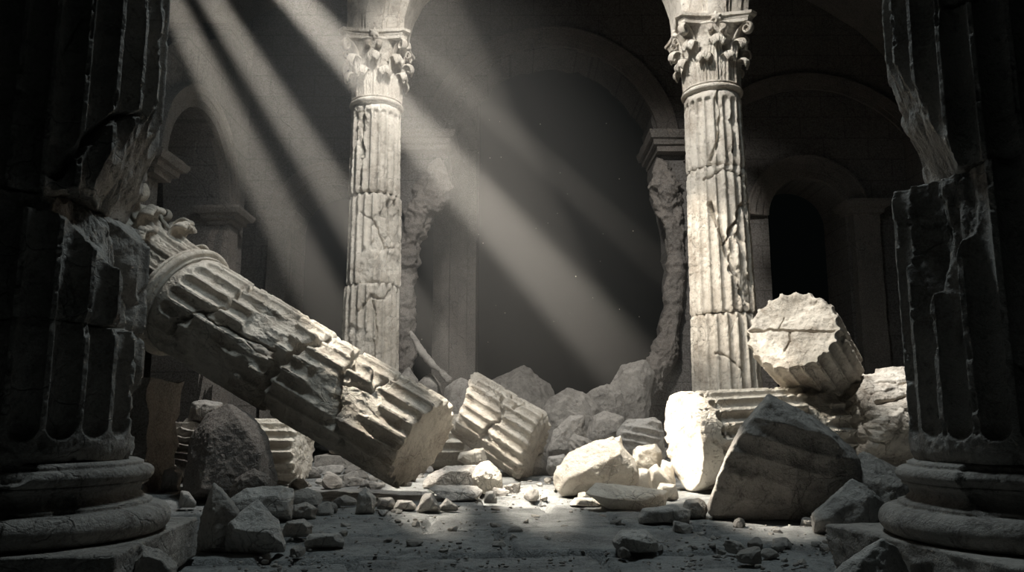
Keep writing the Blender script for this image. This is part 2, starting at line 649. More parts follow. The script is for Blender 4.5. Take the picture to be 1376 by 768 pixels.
# ------------------------------------------------------------------ Corinthian capital (parts shared by the three columns)
def capital_meshes(mat, tagname):
    """unit capital: neck radius 1 at z=0, height 2.35"""
    H = 2.35
    bell = lathe('bell', [(0, 0), (.96, 0), (.95, .3), (.95, .8), (.99, 1.3), (1.08, 1.7), (1.24, 1.98), (1.30, 2.04), (1.26, 2.1), (0, 2.1)], mat, nt=96, dmg=.03, fine=.01, thr=.5)

    def rb(z):
        return np.interp(z, [0, .8, 1.3, 1.7, 2.0], [.96, .96, 1.0, 1.09, 1.25])

    def leaf(h, w0, curl, out, seed, nm):
        nu, nv = 25, 44
        u = np.linspace(-1, 1, nu)
        v = np.linspace(0, 1, nv)
        zs, rs = [], []
        for t in v:
            if t < .66:
                z = h * .86 * (t / .66)
                rs.append(rb(z) + .03 + out * (t / .66) ** 2)
                zs.append(z)
            else:
                a = (t - .66) / .34 * math.radians(215)
                rs.append(rb(h * .86) + .03 + out + curl * (1 - math.cos(a)))
                zs.append(h * .86 + curl * math.sin(a) * 1.15)
        zs, rs = np.array(zs), np.array(rs)
        V = np.zeros((nv, nu, 3))
        for j, t in enumerate(v):
            w = w0 * (1.0 - .15 * math.sin(PI * t) if t < .6 else (1 - .15 * math.sin(PI * t)) * math.sqrt(max(.05, 1 - ((t - .6) / .42) ** 2)))
            w *= 1 - .26 * abs(math.sin(t * 5.5 * PI)) ** .7 * (t < .93)
            ang = u * w
            # grooves fanning out of the midrib, edges laid back on the bell
            rel = .05 * np.exp(-(u / .14) ** 2) + .028 * np.cos(u * 5 * PI) * (1 - np.abs(u) * .4) - .05 * np.abs(u) ** 2
            r = rs[j] + rel * (1 if t < .66 else .6)
            th = ang / max(rs[j], .9)
            V[j, :, 0] = r * np.cos(th)
            V[j, :, 1] = r * np.sin(th)
            V[j, :, 2] = zs[j] - .10 * np.abs(u) ** 1.5 * (1 if t > .3 else t / .3)
        q = V.reshape(-1, 3)
        q = q + .012 * np.stack([fbm(q, 6, 3, seed + k) for k in range(3)], 1)
        # thickness: a second skin set back towards the bell
        A = q.reshape(nv, nu, 3)
        du = np.gradient(A, axis=1)
        dv = np.gradient(A, axis=0)
        nn = np.cross(du, dv)
        nn /= np.linalg.norm(nn, axis=2)[:, :, None] + 1e-9
        B = A - nn * .06
        Vv = np.concatenate([A.reshape(-1, 3), B.reshape(-1, 3)])
        f1 = grid_faces(nv, nu, False)
        n = nv * nu
        f2 = f1[:, ::-1] + n
        idx = np.arange(n).reshape(nv, nu)
        loop = np.concatenate([idx[0, :-1], idx[:-1, -1], idx[-1, :0:-1], idx[:0:-1, 0]])
        nx = np.roll(loop, -1)
        f3 = np.stack([nx, loop, loop + n, nx + n], 1)
        return mesh_np(nm, Vv, np.concatenate([f1, f2, f3]), mat)

    lo = leaf(.98, .40, .13, .06, 3, 'acanthus_leaf')
    up = leaf(1.55, .40, .15, .10, 8, 'acanthus_leaf')

    def scroll(path_r, path_z, turns, r0, width, nm):
        pts, rad = [], []
        for a, b in zip(path_r, path_z):
            pts.append((a, 0, b))
            rad.append(width)
        n = int(26 * turns)
        cx, cz = path_r[-1], path_z[-1] - r0
        for k in range(1, n):
            a = PI / 2 - 2 * PI * turns * k / n
            rr = r0 * (1 - .72 * k / n)
            pts.append((cx + rr * math.cos(a), 0, cz + rr * math.sin(a)))
            rad.append(width * (1 - .45 * k / n))
        pts = np.array(pts, float)
        tan = np.gradient(pts, axis=0)
        tan /= np.linalg.norm(tan, axis=1)[:, None]
        yv = np.array([0, 1., 0])
        nt = 12
        th = np.linspace(0, 2 * PI, nt, endpoint=False)
        V = []
        for p, t, w in zip(pts, tan, rad):
            x = np.cross(yv, t)
            for a in th:
                V.append(p + x * math.cos(a) * w * .62 + yv * math.sin(a) * w * 1.7)
        V = np.array(V)
        V += .01 * np.stack([fbm(V, 7, 2, 50 + k) for k in range(3)], 1)
        n = len(pts)
        fs = grid_faces(n, nt)
        c = len(V)
        V = np.concatenate([V, pts[:1], pts[-1:]])
        a = np.arange(nt)
        t1 = np.stack([np.roll(a, -1), a, np.full(nt, c)], 1)
        t2 = np.stack([(n - 1) * nt + a, (n - 1) * nt + np.roll(a, -1), np.full(nt, c + 1)], 1)
        return mesh_np(nm, V, [fs, np.concatenate([t1, t2])], mat)

    vol = scroll([1.0, 1.06, 1.16, 1.30, 1.46, 1.60], [1.25, 1.5, 1.72, 1.88, 1.98, 2.03], 1.6, .20, .085, 'corner_volute')
    hel = scroll([.98, 1.0, 1.05, 1.12, 1.18], [1.3, 1.5, 1.7, 1.84, 1.92], 1.4, .13, .06, 'helix_scroll')

    def abacus_ring(s, c, z):
        # concave-sided square with cut corners: half-diagonal s, concavity c
        pts = []
        for k in range(4):
            a0, a1 = math.radians(45 + 90 * k - 5), math.radians(45 + 90 * k + 5)
            p1 = np.array([math.cos(a1), math.sin(a1)]) * s
            b0 = math.radians(45 + 90 * (k + 1) - 5)
            p2 = np.array([math.cos(b0), math.sin(b0)]) * s
            pts.append((*(np.array([math.cos(a0), math.sin(a0)]) * s), z))
            m = math.radians(90 * (k + 1))
            nrm = np.array([math.cos(m), math.sin(m)])
            for t in np.linspace(0, 1, 12)[:-1]:
                q = p1 + (p2 - p1) * t - nrm * c * 4 * t * (1 - t)
                pts.append((*q, z))
        return pts

    ab = loft('abacus', [abacus_ring(1.72, .17, 2.04), abacus_ring(1.74, .17, 2.14), abacus_ring(1.78, .17, 2.17), abacus_ring(1.80, .17, 2.22),
                         abacus_ring(1.90, .17, 2.25), abacus_ring(1.92, .17, 2.35)], mat, amp=.03, freq=2.2)
    d, Fc = ico(4)
    k = 1 + .28 * np.cos(np.arctan2(d[:, 1], d[:, 2]) * 6) * (np.abs(d[:, 0]) < .8) * .6 + .2 * fbm(d, 3, 3, 4)
    fle = mesh_np('fleuron', d * k[:, None] * np.array([.15, .2, .2]), Fc, mat)
    return dict(bell=bell, lo=lo, up=up, vol=vol, hel=hel, ab=ab, fle=fle)


def add_capital(root, M, scale, ms, skip=(), rz=0):
    cap = obj('capital', ms['bell'], root, M @ Matrix.Scale(scale, 4) @ Matrix.Rotation(rz, 4, 'Z'))
    first = {}

    def put(nm, key, mm):
        me = ms[key]
        if key not in first:
            o = obj(nm, me, cap)
            first[key] = o
        else:
            o = first[key].copy()
            COL.objects.link(o)
            o.parent = cap
        o.matrix_local = mm
        return o

    for k in range(8):
        put('acanthus_leaf', 'lo', Matrix.Rotation(PI / 4 * k + PI / 8, 4, 'Z'))
    for k in range(8):
        put('acanthus_leaf', 'up', Matrix.Rotation(PI / 4 * k, 4, 'Z'))
    for k in range(4):
        put('corner_volute', 'vol', Matrix.Rotation(PI / 2 * k + PI / 4, 4, 'Z'))
    for k in range(4):
        for s in (-1, 1):
            mm = Matrix.Rotation(PI / 2 * k + s * .17, 4, 'Z') @ Matrix.Translation((.12, 0, 0)) @ Matrix.Rotation(s * .0, 4, 'Z')
            put('helix_scroll', 'hel', mm)
    if 'abacus' not in skip:
        put('abacus', 'ab', Matrix.Identity(4))
        for k in range(4):
            put('fleuron', 'fle', Matrix.Rotation(PI / 2 * k, 4, 'Z') @ Matrix.Translation((1.24, 0, 2.2)))
    return cap


CAP = capital_meshes(M_MARBLE, 'a')


def ring_profile(R, h=.16):
    return [(0, 0), (R * .97, 0), (R * .98, .03)] + arc(R * 1.02, .03 + h * .3, h * .3, -90, 90, 8) + [(R * 1.0, .05 + h * .62)] + \
        arc(R * 1.0, .05 + h * .8, h * .16, -90, 90, 6) + [(R * .97, h + .05), (0, h + .05)]


# ------------------------------------------------------------------ setting: floor
def make_floor():
    ys = [1.6]
    while ys[-1] < 34:
        ys.append(ys[-1] + max(.018, .0016 * ys[-1] ** 2 * .55))
    ys = np.array(ys)
    xs = np.linspace(-10, 11, 620)
    X, Y = np.meshgrid(xs, ys)
    pos = np.stack([X, Y, np.zeros_like(X)], -1).reshape(-1, 3)
    sh = X.shape
    wx = fbm(pos, .8, 3, 5).reshape(sh) * .10 + fbm(pos, 4, 3, 6).reshape(sh) * .03
    wy = fbm(pos, .8, 3, 8).reshape(sh) * .10 + fbm(pos, 4, 3, 9).reshape(sh) * .03
    a = .12
    u = (X * math.cos(a) + Y * math.sin(a)) + wx
    v = (-X * math.sin(a) + Y * math.cos(a)) + wy
    row = np.floor(v / 1.15)
    uo = u + ((row * 7.31) % 1.0) * 1.9
    ci = np.floor(uo / 1.75)
    fu = (uo / 1.75 - ci) * 1.75
    fv = (v / 1.15 - row) * 1.15
    e = np.minimum(np.minimum(fu, 1.75 - fu), np.minimum(fv, 1.15 - fv))
    h1 = np.sin(row * 12.9898 + ci * 78.233) * 43758.5453
    h1 = h1 - np.floor(h1)
    h2 = np.sin(row * 39.3 + ci * 11.7) * 9631.77
    h2 = h2 - np.floor(h2)
    Z = (h1 - .5) * .05 + (h2 - .5) * .04 * (fu - .9) + (h1 - .5) * .04 * (fv - .6)
    Z = Z - .075 * np.clip(1 - (e - .004) / .045, 0, 1) ** .6 - .01 * np.exp(-(e / .05) ** 2)
    Z = Z + .014 * fbm(pos, 1.3, 5, 15).reshape(sh) + .010 * fbm(pos, 6, 4, 17).reshape(sh)
    f1, f2, idn = worley(pos + np.stack([wx.ravel(), wy.ravel(), 0 * wx.ravel()], 1) * 2, .75, 3)
    Z = Z - .022 * (np.clip(1 - (f2 - f1) / .03, 0, 1)).reshape(sh) * sstep(0, .3, fbm(pos, .5, 2, 31).reshape(sh))
    Z = Z - .02 * sstep(.1, .5, fbm(pos, 2.2, 4, 44).reshape(sh))
    pos[:, 2] = Z.ravel() - .012
    o = struct('floor', mesh_np('floor', pos, grid_faces(len(ys), len(xs), False), M_FLOOR))
    return o


make_floor()


# ------------------------------------------------------------------ setting: walls
def curve_wall(name, polys, thick, mat, M, label=None):
    cu = bpy.data.curves.new(name + '_outline', 'CURVE')
    cu.dimensions = '2D'
    cu.fill_mode = 'BOTH'
    cu.extrude = thick / 2
    for pts in polys:
        s = cu.splines.new('POLY')
        s.points.add(len(pts) - 1)
        for k, p in enumerate(pts):
            s.points[k].co = (p[0], p[1], 0, 1)
        s.use_cyclic_u = True
    tmp = bpy.data.objects.new(name + '_tmp', cu)
    COL.objects.link(tmp)
    bpy.context.view_layer.update()
    me = bpy.data.meshes.new_from_object(tmp.evaluated_get(bpy.context.evaluated_depsgraph_get()))
    bpy.data.objects.remove(tmp)
    bpy.data.curves.remove(cu)
    me.name = name
    me.materials.clear()
    me.materials.append(mat)
    o = struct(name, me, label)
    o.matrix_world = M
    return o


def jagged(pts, step=.25, amp=.12, seed=1):
    out = []
    for a, b in zip(pts[:-1], pts[1:]):
        a, b = np.array(a, float), np.array(b, float)
        n = max(1, int(np.linalg.norm(b - a) / step))
        for k in range(n):
            out.append(a + (b - a) * k / n)
    out.append(np.array(pts[-1], float))
    out = np.array(out)
    q = np.concatenate([out, np.zeros((len(out), 1))], 1)
    dx = fbm(q, 1.3, 4, seed) * amp * 1.5
    dz = fbm(q, 1.3, 4, seed + 3) * amp * 1.5
    r = out + np.stack([dx, dz], 1)
    r[0], r[-1] = pts[0], pts[-1]
    return [tuple(p) for p in r]


M_ASH = None


def ashlar(name, base, dark, stain):
    m = stone(name, base, dark, stain, scale=.5)
    nt = m.node_tree
    bs = next(n for n in nt.nodes if n.type == 'BSDF_PRINCIPLED')
    src = bs.inputs['Base Color'].links[0].from_socket
    br = N(nt, 'ShaderNodeTexBrick')
    br.inputs['Scale'].default_value = 1.0
    br.inputs['Brick Width'].default_value = 1.25
    br.inputs['Row Height'].default_value = .62
    br.inputs['Mortar Size'].default_value = .018
    br.inputs['Color1'].default_value = (1, 1, 1, 1)
    br.inputs['Color2'].default_value = (.92, .92, .92, 1)
    br.inputs['Mortar'].default_value = (.7, .7, .7, 1)
    tc = next(n for n in nt.nodes if n.type == 'TEX_COORD')
    nt.links.new(tc.outputs['Object'], br.inputs['Vector'])
    mx = N(nt, 'ShaderNodeMix', data_type='RGBA', blend_type='MULTIPLY')
    mx.inputs['Factor'].default_value = 1
    nt.links.new(src, mx.inputs[6])
    nt.links.new(br.outputs['Color'], mx.inputs[7])
    nt.links.new(mx.outputs[2], bs.inputs['Base Color'])
    return m


M_ASH = ashlar('ashlar_masonry', (.10, .084, .07), (.062, .052, .042), (.045, .036, .028))  # low base colour carries the darkness of the unlit walls

YB = 21.0                       # front face of the back wall
WB_T = 1.5


def bw(px, py, Y=YB):
    p = P(px, py, Y)
    return (p[0], p[2])


cen = jagged([bw(838, 566), bw(842, 545), bw(866, 505), bw(890, 470), bw(902, 400), bw(906, 340), bw(893, 270), bw(880, 215), bw(884, 190), bw(876, 150),
              bw(850, 112), bw(815, 82), bw(780, 66), bw(738, 64), bw(700, 70), bw(662, 88), bw(634, 118), bw(612, 152), bw(602, 192),
              bw(596, 225), bw(570, 275), bw(549, 315), bw(543, 370), bw(540, 440), bw(536, 566)], .22, .16, 4)
cen = cen + [(cen[-1][0], 0.0), (cen[0][0], 0.0)]
cR = (bw(1084, 290)[0], bw(1084, 290)[1])
rR = bw(1136, 290)[0] - cR[0]
rightarch = [(cR[0] + rR * math.cos(a), cR[1] + rR * math.sin(a)) for a in np.linspace(0, PI, 40)] + [(cR[0] - rR, 0), (cR[0] + rR, 0)]
cL = bw(446, 300)
rL = bw(500, 300)[0] - cL[0]
leftarch = [(cL[0] + rL * math.cos(a), cL[1] + rL * math.sin(a)) for a in np.linspace(0, PI, 40)] + [(cL[0] - rL, 0), (cL[0] + rL, 0)]
outer = [(-11, -.05), (cen[-2][0] - 0, -.05), (cen[-1][0], -.05), (13, -.05), (13, 14.5), (-11, 14.5)]
# the openings reach the floor: build the outline as one polygon with notches
poly = [(-11, -.05)]
for op in (leftarch, None, rightarch):
    if op is None:
        body = cen[:-2]
        poly += [(cen[-2][0], -.05)] + list(reversed(body)) + [(cen[-1][0], -.05)]
    else:
        arcp = op[:-2]
        poly += [(arcp[-1][0], -.05)] + list(reversed(arcp)) + [(arcp[0][0], -.05)]
poly += [(13, -.05), (13, 14.5), (-11, 14.5)]
MB = Matrix.Translation((0, YB + WB_T / 2, 0)) @ Matrix.Rotation(PI / 2, 4, 'X')
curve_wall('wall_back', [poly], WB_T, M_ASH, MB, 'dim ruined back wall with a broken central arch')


def archivolt(name, c, r_in, r_out, proj, axis, at, mat, a0=0, a1=PI, seed=1, label=None):
    """stepped arch band; axis 'Y' = lies in a wall facing the camera, 'X' = in the side wall"""
    prof = []
    w = r_out - r_in
    for f0, f1, d in ((0, .3, .55), (.3, .62, .75), (.62, .9, .9), (.9, 1, 1.0)):
        prof += [(r_in + w * f0, proj * d), (r_in + w * f1, proj * d)]
    prof = [(r_in, -.1)] + prof + [(r_out, -.1)]
    secs = []
    for a in np.linspace(a0, a1, 56):
        s = []
        for (r, d) in prof:
            u, z = c[0] + r * math.cos(a), c[1] + r * math.sin(a)
            s.append((u, at - d, z) if axis == 'Y' else (at + d, u, z))
        secs.append(s)
    return struct(name, loft(name, secs, mat, seed, .03, True, 1.5), label)


archivolt('trim_1', cR, rR, rR + .62, .22, 'Y', YB, M_WALL, seed=2, label='moulded arch band over the right side opening')
archivolt('trim_2', cL, rL, rL + .6, .22, 'Y', YB, M_WALL, seed=3, label='moulded arch band over the left rear opening')
archivolt('trim_3', (bw(1080, 300)[0] + .3, bw(1080, 300)[1] + .6), 3.3, 3.75, .14, 'Y', YB, M_WALL, a0=.12, a1=PI * .9, seed=4, label='tall relieving arch traced on the wall above')
cC = ((bw(600, 190)[0] + bw(880, 190)[0]) / 2, bw(740, 200)[1])
archivolt('trim_4', cC, 3.05, 3.6, .18, 'Y', YB, M_WALL, a0=.05, a1=PI - .05, seed=5, label='worn arch ring around the broken central opening')


def block(name, x0, x1, y0, y1, z0, z1, mat, label=None, seed=1, amp=.03, n=6, prof=None):
    secs = []
    zs = [z0, z1] if prof is None else [z0 + (z1 - z0) * p[0] for p in prof]
    gs = [0, 0] if prof is None else [p[1] for p in prof]
    for z, g in zip(zs, gs):
        s = []
        X0, X1, Y0, Y1 = x0 - g, x1 + g, y0 - g, y1 + g
        for k in range(n):
            s.append((X0 + (X1 - X0) * k / n, Y0, z))
        for k in range(n):
            s.append((X1, Y0 + (Y1 - Y0) * k / n, z))
        for k in range(n):
            s.append((X1 - (X1 - X0) * k / n, Y1, z))
        for k in range(n):
            s.append((X0, Y1 - (Y1 - Y0) * k / n, z))
        secs.append(s)
    return loft(name, secs, mat, seed, amp)


IMPOST = [(0, 0), (.25, .02), (.3, .1), (.55, .12), (.6, .2), (.85, .24), (1, .24)]


def pilaster(n0, px0, px1, py_imp, Y, d=.35, proj=.3, name='trim', lab=''):
    a, b = bw(px0, py_imp, Y), bw(px1, py_imp, Y)
    struct(f'{name}_{n0}', block(f'{name}_{n0}', a[0], b[0], Y - proj, Y + .2, -.02, a[1] - .25, M_WALL, seed=n0, amp=.04,
                                 prof=[(k / 14, 0) for k in range(15)]), 'dim pilaster ' + lab)
    struct(f'{name}_{n0 + 1}', block(f'{name}_{n0 + 1}', a[0], b[0], Y - proj, Y + .2, a[1] - .25, a[1] + .25, M_WALL, seed=n0 + 9, amp=.02, prof=IMPOST),
           'moulded impost block ' + lab)


pilaster(5, 1140, 1174, 285, YB, lab='right of the right side opening')
pilaster(7, 366, 392, 300, YB, lab='left of the left rear opening')
a_, b_ = bw(560, 190), bw(602, 190)
struct('trim_9', block('trim_9', a_[0] - 1.2, b_[0], YB - .35, YB + WB_T, a_[1] - .35, a_[1] + .15, M_WALL, seed=3, prof=IMPOST), 'impost left of the broken central arch')
a_, b_ = bw(880, 190), bw(925, 190)
struct('trim_10', block('trim_10', a_[0], b_[0] + 1.0, YB - .35, YB + WB_T, a_[1] - .4, a_[1] + .15, M_WALL, seed=4, prof=IMPOST), 'impost right of the broken central arch')

# torn rubble core along the broken edges of the central opening
pth = [P(884, 212, YB), P(894, 250, YB), P(905, 310, YB), P(908, 370, YB - .1), P(903, 430, YB - .2), P(892, 480, YB - .3), P(868, 520, YB - .5), P(848, 560, YB - .7), P(842, 600, YB - .8)]
o = struct('trim_11', rough_tube('trim_11', pth, [.25, .42, .25, .22, .24, .28, .35, .45, .5], M_WALL, 5, .6, ds=.03, nt=96), 'torn rubble core edge of the wall right of the central opening')
pth = [P(590, 212, YB), P(583, 250, YB), P(566, 285, YB), P(552, 325, YB), P(545, 385, YB), P(541, 450, YB), P(538, 540, YB - .2)]
o = struct('trim_12', rough_tube('trim_12', pth, [.25, .42, .4, .3, .25, .3, .4], M_WALL, 8, .6, ds=.03, nt=96), 'torn rubble core edge of the wall left of the central opening')
# far pier seen through the central opening
a_, b_ = bw(583, 300, 27), bw(640, 300, 27)
sec = []
for z in np.linspace(-.05, 13, 14):
    s = []
    for k in range(5):
        w = (b_[0] - a_[0]) / 5
        x = a_[0] + w * k
        s += [(x, 27 - .22 * (k % 2), z), (x + w, 27 - .22 * (k % 2), z)]
    s += [(b_[0], 29, z), (a_[0], 29, z)]
    sec.append(s)
struct('trim_13', loft('trim_13', sec, M_WALL, 6, .03), 'dim pier with flat ribs seen through the central opening')

# left side wall with an arch; broken off above, where the daylight comes in
XW = -6.15
WT = 1.3


def sw(px, py):
    Y = XW / ((px - 688) / F_PX) * CP   # first guess, refined
    for _ in range(20):
        p = P(px, py, Y)
        Y *= XW / p[0]
    p = P(px, py, Y)
    return (p[1], p[2])


s0, s1 = sw(200, 206), sw(310, 288)
cS = ((s0[0] + s1[0]) / 2, (s0[1] + s1[1]) / 2)
rS_out = (s1[0] - s0[0]) / 2
rS = rS_out - .42
top = jagged([(17.4, 9.6), (16, 9.3), (14.5, 8.4), (13, 7.4), (11.5, 6.9), (10, 6.6), (8, 6.2), (6, 6.4), (3, 6.1)], .3, .35, 9)
pl = [(3, -.05), (cS[0] - rS, -.05)] + [(cS[0] + rS * math.cos(a), cS[1] + rS * math.sin(a)) for a in np.linspace(PI, 0, 36)] + [(cS[0] + rS, -.05), (17.4, -.05)] + top
ML = Matrix.Translation((XW - WT / 2, 0, 0)) @ Matrix(((0, 0, 1, 0), (1, 0, 0, 0), (0, 1, 0, 0), (0, 0, 0, 1)))
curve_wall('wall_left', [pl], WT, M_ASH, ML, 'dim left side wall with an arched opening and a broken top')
archivolt('trim_14', cS, rS, rS_out, .2, 'X', XW, M_WALL, seed=7, label='moulded arch band on the left side wall')
for nn, (yy0, yy1, lab) in ((15, (cS[0] - rS_out - .15, cS[0] - rS + .05, 'near')), (16, (cS[0] + rS - .05, cS[0] + rS_out + .15, 'far'))):
    struct(f'trim_{nn}', block(f'trim_{nn}', XW - .3, XW + .18, yy0, yy1, cS[1] - .35, cS[1], M_WALL, seed=nn, prof=IMPOST), f'moulded impost at the {lab} side of the left wall arch')
struct('trim_17', block('trim_17', XW - .3, XW + .15, cS[0] + rS, cS[0] + rS_out + .1, -.02, cS[1] - .35, M_WALL, seed=21, prof=[(k / 8, 0) for k in range(9)]), 'flat pilaster under the left wall arch')

# right side wall, plain and in deep shade
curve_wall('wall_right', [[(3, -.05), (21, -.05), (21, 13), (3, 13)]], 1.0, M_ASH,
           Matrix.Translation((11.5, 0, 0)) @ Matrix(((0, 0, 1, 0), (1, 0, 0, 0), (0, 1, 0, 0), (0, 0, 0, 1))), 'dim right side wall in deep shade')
# remaining vault over the far bay
sec = []
for y in np.linspace(17.6, 22.4, 9):
    s = []
    for a in np.linspace(0, PI, 25):
        s.append((1.0 + 10.2 * math.cos(a), y + (.5 * math.sin(a * 9) if y < 18 else 0), 9.5 + 5 * math.sin(a)))
    for a in np.linspace(PI, 0, 25):
        s.append((1.0 + 10.8 * math.cos(a), y, 9.5 + 5.6 * math.sin(a)))
    sec.append(s)
struct('ceiling', loft('ceiling', sec, M_WALL, 3, .08), 'broken vault over the far bay')


# ------------------------------------------------------------------ standing Corinthian columns
def base_profile(R, h=.55, q=1.28):
    """Attic base: torus, scotia, torus"""
    k = h / .55
    a, b = .105 * k, .055 * k
    return ([(0, 0), (R * q - a, 0)] + arc(R * q - a, a, a, -90, 90, 12) + [(R * 1.17, .215 * k), (R * 1.17, .24 * k)] +
            [(R * 1.10, .26 * k), (R * 1.05, .30 * k), (R * 1.06, .345 * k), (R * 1.12, .37 * k), (R * 1.12, .39 * k)] +
            arc(R * 1.17 - b, .39 * k + b, b, -90, 90, 10) + [(R * 1.06, .505 * k), (R * 1.06, .53 * k), (R * 1.0, .55 * k), (0, .55 * k)])


def springer(name, x_half, y_half, z1, spread_l, spread_r, mat, seed):
    """moulded impost and first stones of the arch that sprang from the capital (stepped plan, sides sweeping out)"""
    secs = []
    for t in np.linspace(0, 1, 22):
        z = z1 * t
        l = -x_half - spread_l * t ** 2.2
        r = x_half + spread_r * t ** 2.2
        yb, yf = y_half, -y_half
        w = r - l
        fx = [0, .12, .12, .30, .30, .36, .36, .64, .64, .70, .70, .88, .88, 1]
        fy = [0, 0, .05, .05, .10, .10, .16, .16, .10, .10, .05, .05, 0, 0]
        s = [(l + w * a, yf - d, z) for a, d in zip(fx, fy)]
        s += [(r, yb * .3, z), (r, yb, z), (l, yb, z), (l, yb * .3, z)]
        secs.append(s)
    return loft(name, secs, mat, seed, .045, True, 2.0)


def corinthian(px_bot, px_top, py_neck, py_aba, Y, Rb, Rt, label, drums, seed, sp, lean=0.0, rz=0.0, splits=()):
    nk = P(px_top, py_neck, Y)
    bt = P(px_bot, 500, Y)
    ab = P(px_top, py_aba, Y)
    # axis through the two measured points
    k = (nk[0] - bt[0]) / (nk[2] - bt[2])
    x0 = bt[0] - k * bt[2]
    M = Matrix.Translation((x0, Y, 0)) @ Matrix(((1, 0, k, 0), (0, 1, 0, 0), (0, 0, 1, 0), (0, 0, 0, 1)))
    ang = math.atan(k)
    M = T(x0, Y, 0) @ Matrix.Rotation(ang, 4, 'Y')
    root = thing('corinthian_column', label, 'column', M)
    zN = nk[2] / math.cos(ang)
    bh = .55
    obj('plinth', block('plinth', -Rb * 1.42, Rb * 1.42, -Rb * 1.42, Rb * 1.42, 0, .22, M_OLD, seed=seed, amp=.02), root)
    obj('base', lathe('base', base_profile(Rb, bh), M_MARBLE, 128, seed=seed), root, T(0, 0, .22))
    z = .22 + bh
    zs = [z] + [P(px_top, yy, Y)[2] for yy in splits] + [zN]
    for i, (a, b) in enumerate(zip(zs[:-1], zs[1:])):
        ra = Rb + (Rt - Rb) * (a - z) / (zN - z)
        rb_ = Rb + (Rt - Rb) * (b - z) / (zN - z)
        kw = dict(drums[i])
        dx, rr = kw.pop('shift', 0), kw.pop('turn', 0)
        L = b - a - .012
        kw.setdefault('ends', (None, L - .2 if i == len(zs) - 2 else None))
        obj('shaft_drum', drum('shaft_drum', ra, rb_, L, M_MARBLE, seed=seed + i * 3, nt=440, dz=.018, cap_n=6, arr_amp=.09, hair=.009, hair_f=1.1, **kw), root, T(dx, 0, a, math.radians(rr)))
    obj('necking_ring', lathe('necking_ring', ring_profile(Rt, .14), M_MARBLE, 160, seed=seed, dmg=.02), root, T(0, 0, zN))
    Hc = ab[2] / math.cos(ang) - zN - .15
    sc = Hc / 2.35
    cap = add_capital(root, T(0, 0, zN + .15), 1.0, CAP)
    cap.matrix_local = T(0, 0, zN + .17, rz) @ Matrix.Diagonal((Rt * .98, Rt * .98, sc, 1))
    spr = springer('arch_springer', Rt * 1.16, Rt * .9, sp[0], sp[1], sp[2], M_MARBLE, seed)
    obj('arch_springer', spr, root, T(0, 0, ab[2] / math.cos(ang) + .0))
    return root


corinthian(497, 506, 150, 60, 16.0, .60, .525, 'standing carved column crossed by light beams, left of the central opening',
           [dict(patches=[(-60, 3.6, .35, .6, .5), (-110, 1.2, .4, .9, .4)], cracks=[([(-110, 2.2), (-80, 2.6), (-50, 2.5), (-30, 2.9)], .03, .08), ([(-70, .9), (-64, 1.7), (-75, 2.5)], .02, .06)]),
            dict(shift=.03, turn=5, patches=[(-45, 1.0, .32, .8, .75), (-35, .3, .3, .5, .5), (-100, .35, .2, .4, .5)],
                 cracks=[([(-120, 1.5), (-75, 1.1), (-60, .7), (-30, .8)], .025, .07), ([(-50, .2), (-42, .9), (-52, 1.7)], .02, .06)]),
            dict(patches=[(-120, 1.2, .16, .5, .5), (-10, .3, .3, .3, .5)], cracks=[([(-117, .2), (-112, .9), (-122, 1.5), (-112, 2.0)], .04, .10)], thr=.5)],
           21, (1.9, -.1, 1.0), splits=(385, 266), rz=.04)
corinthian(976, 957, 134, 42, 15.0, .665, .56, 'standing carved column with a wide diagonal crack, right of the central opening',
           [dict(turn=8, cracks=[([(-130, 1.35), (-110, 1.25), (-85, 1.02)], .018, .07)], thr=.55),
            dict(patches=[(-72, .9, .35, .75, .85), (-55, .35, .25, .4, .5)], shift=.0,
                 cracks=[([(-120, 2.1), (-95, 1.3), (-78, .75), (-66, .3), (-60, .05)], .05, .16), ([(-96, 1.35), (-70, 1.75), (-50, 2.2), (-42, 2.6)], .05, .14),
                         ([(-135, 2.6), (-95, 2.75), (-55, 2.7), (-20, 2.5)], .022, .09)], cuts=[(-.75, -.45, -.5, .52, .03)], thr=.5),
            dict(turn=3, cracks=[([(-118, .1), (-100, .55), (-92, 1.0), (-100, 1.6), (-106, 2.0)], .03, .09), ([(-72, .0), (-66, .5), (-70, .9)], .03, .09)], thr=.48)],
           33, (1.6, .55, .9), splits=(424, 232), rz=-.05)


# ------------------------------------------------------------------ foreground columns
def fore_column(px, Y, R, label, seed, mat, drums, plinth_rot, zt, tor_patch, sgn):
    c = P(px, 640, Y)
    root = thing('fluted_column', label, 'column', T(c[0], Y, 0))
    hp = .27
    # plinth: a big worn slab, built as a weathered box
    s = R * 1.36
    pts = [(a * s, b * s, z) for a in (-1, 1) for b in (-1, 1) for z in (0, hp)]
    cc, pl, ext = hull_planes(pts)
    pl = pl + [(np.array([sgn * -.55, -.7, .45]) / 1.0, R * 1.62)]
    V, Fc = rock_verts(cc, pl, ext, 6, seed, .012, 140, None, chisel=3)
    obj('plinth', mesh_np('plinth', V, Fc, mat), root, T(0, 0, 0, plinth_rot))
    obj('base', lathe('base', base_profile(R, .43, 1.36), mat, 520, seed=seed, dmg=.05, patches=tor_patch, thr=.45), root, T(0, 0, hp))
    z = hp + .43
    for i, d in enumerate(drums):
        kw = dict(d)
        z0, z1 = kw.pop('z')
        ra, rb_ = kw.pop('r')
        tf = kw.pop('M', Matrix.Identity(4))
        obj(kw.pop('part', 'shaft_drum'), drum('shaft_drum', ra, rb_, z1 - z0, mat, seed=seed + 5 * i, **kw), root, T(0, 0, z0) @ tf)
    return root


def zat(px, py, Y):
    return P(px, py, Y)[2]


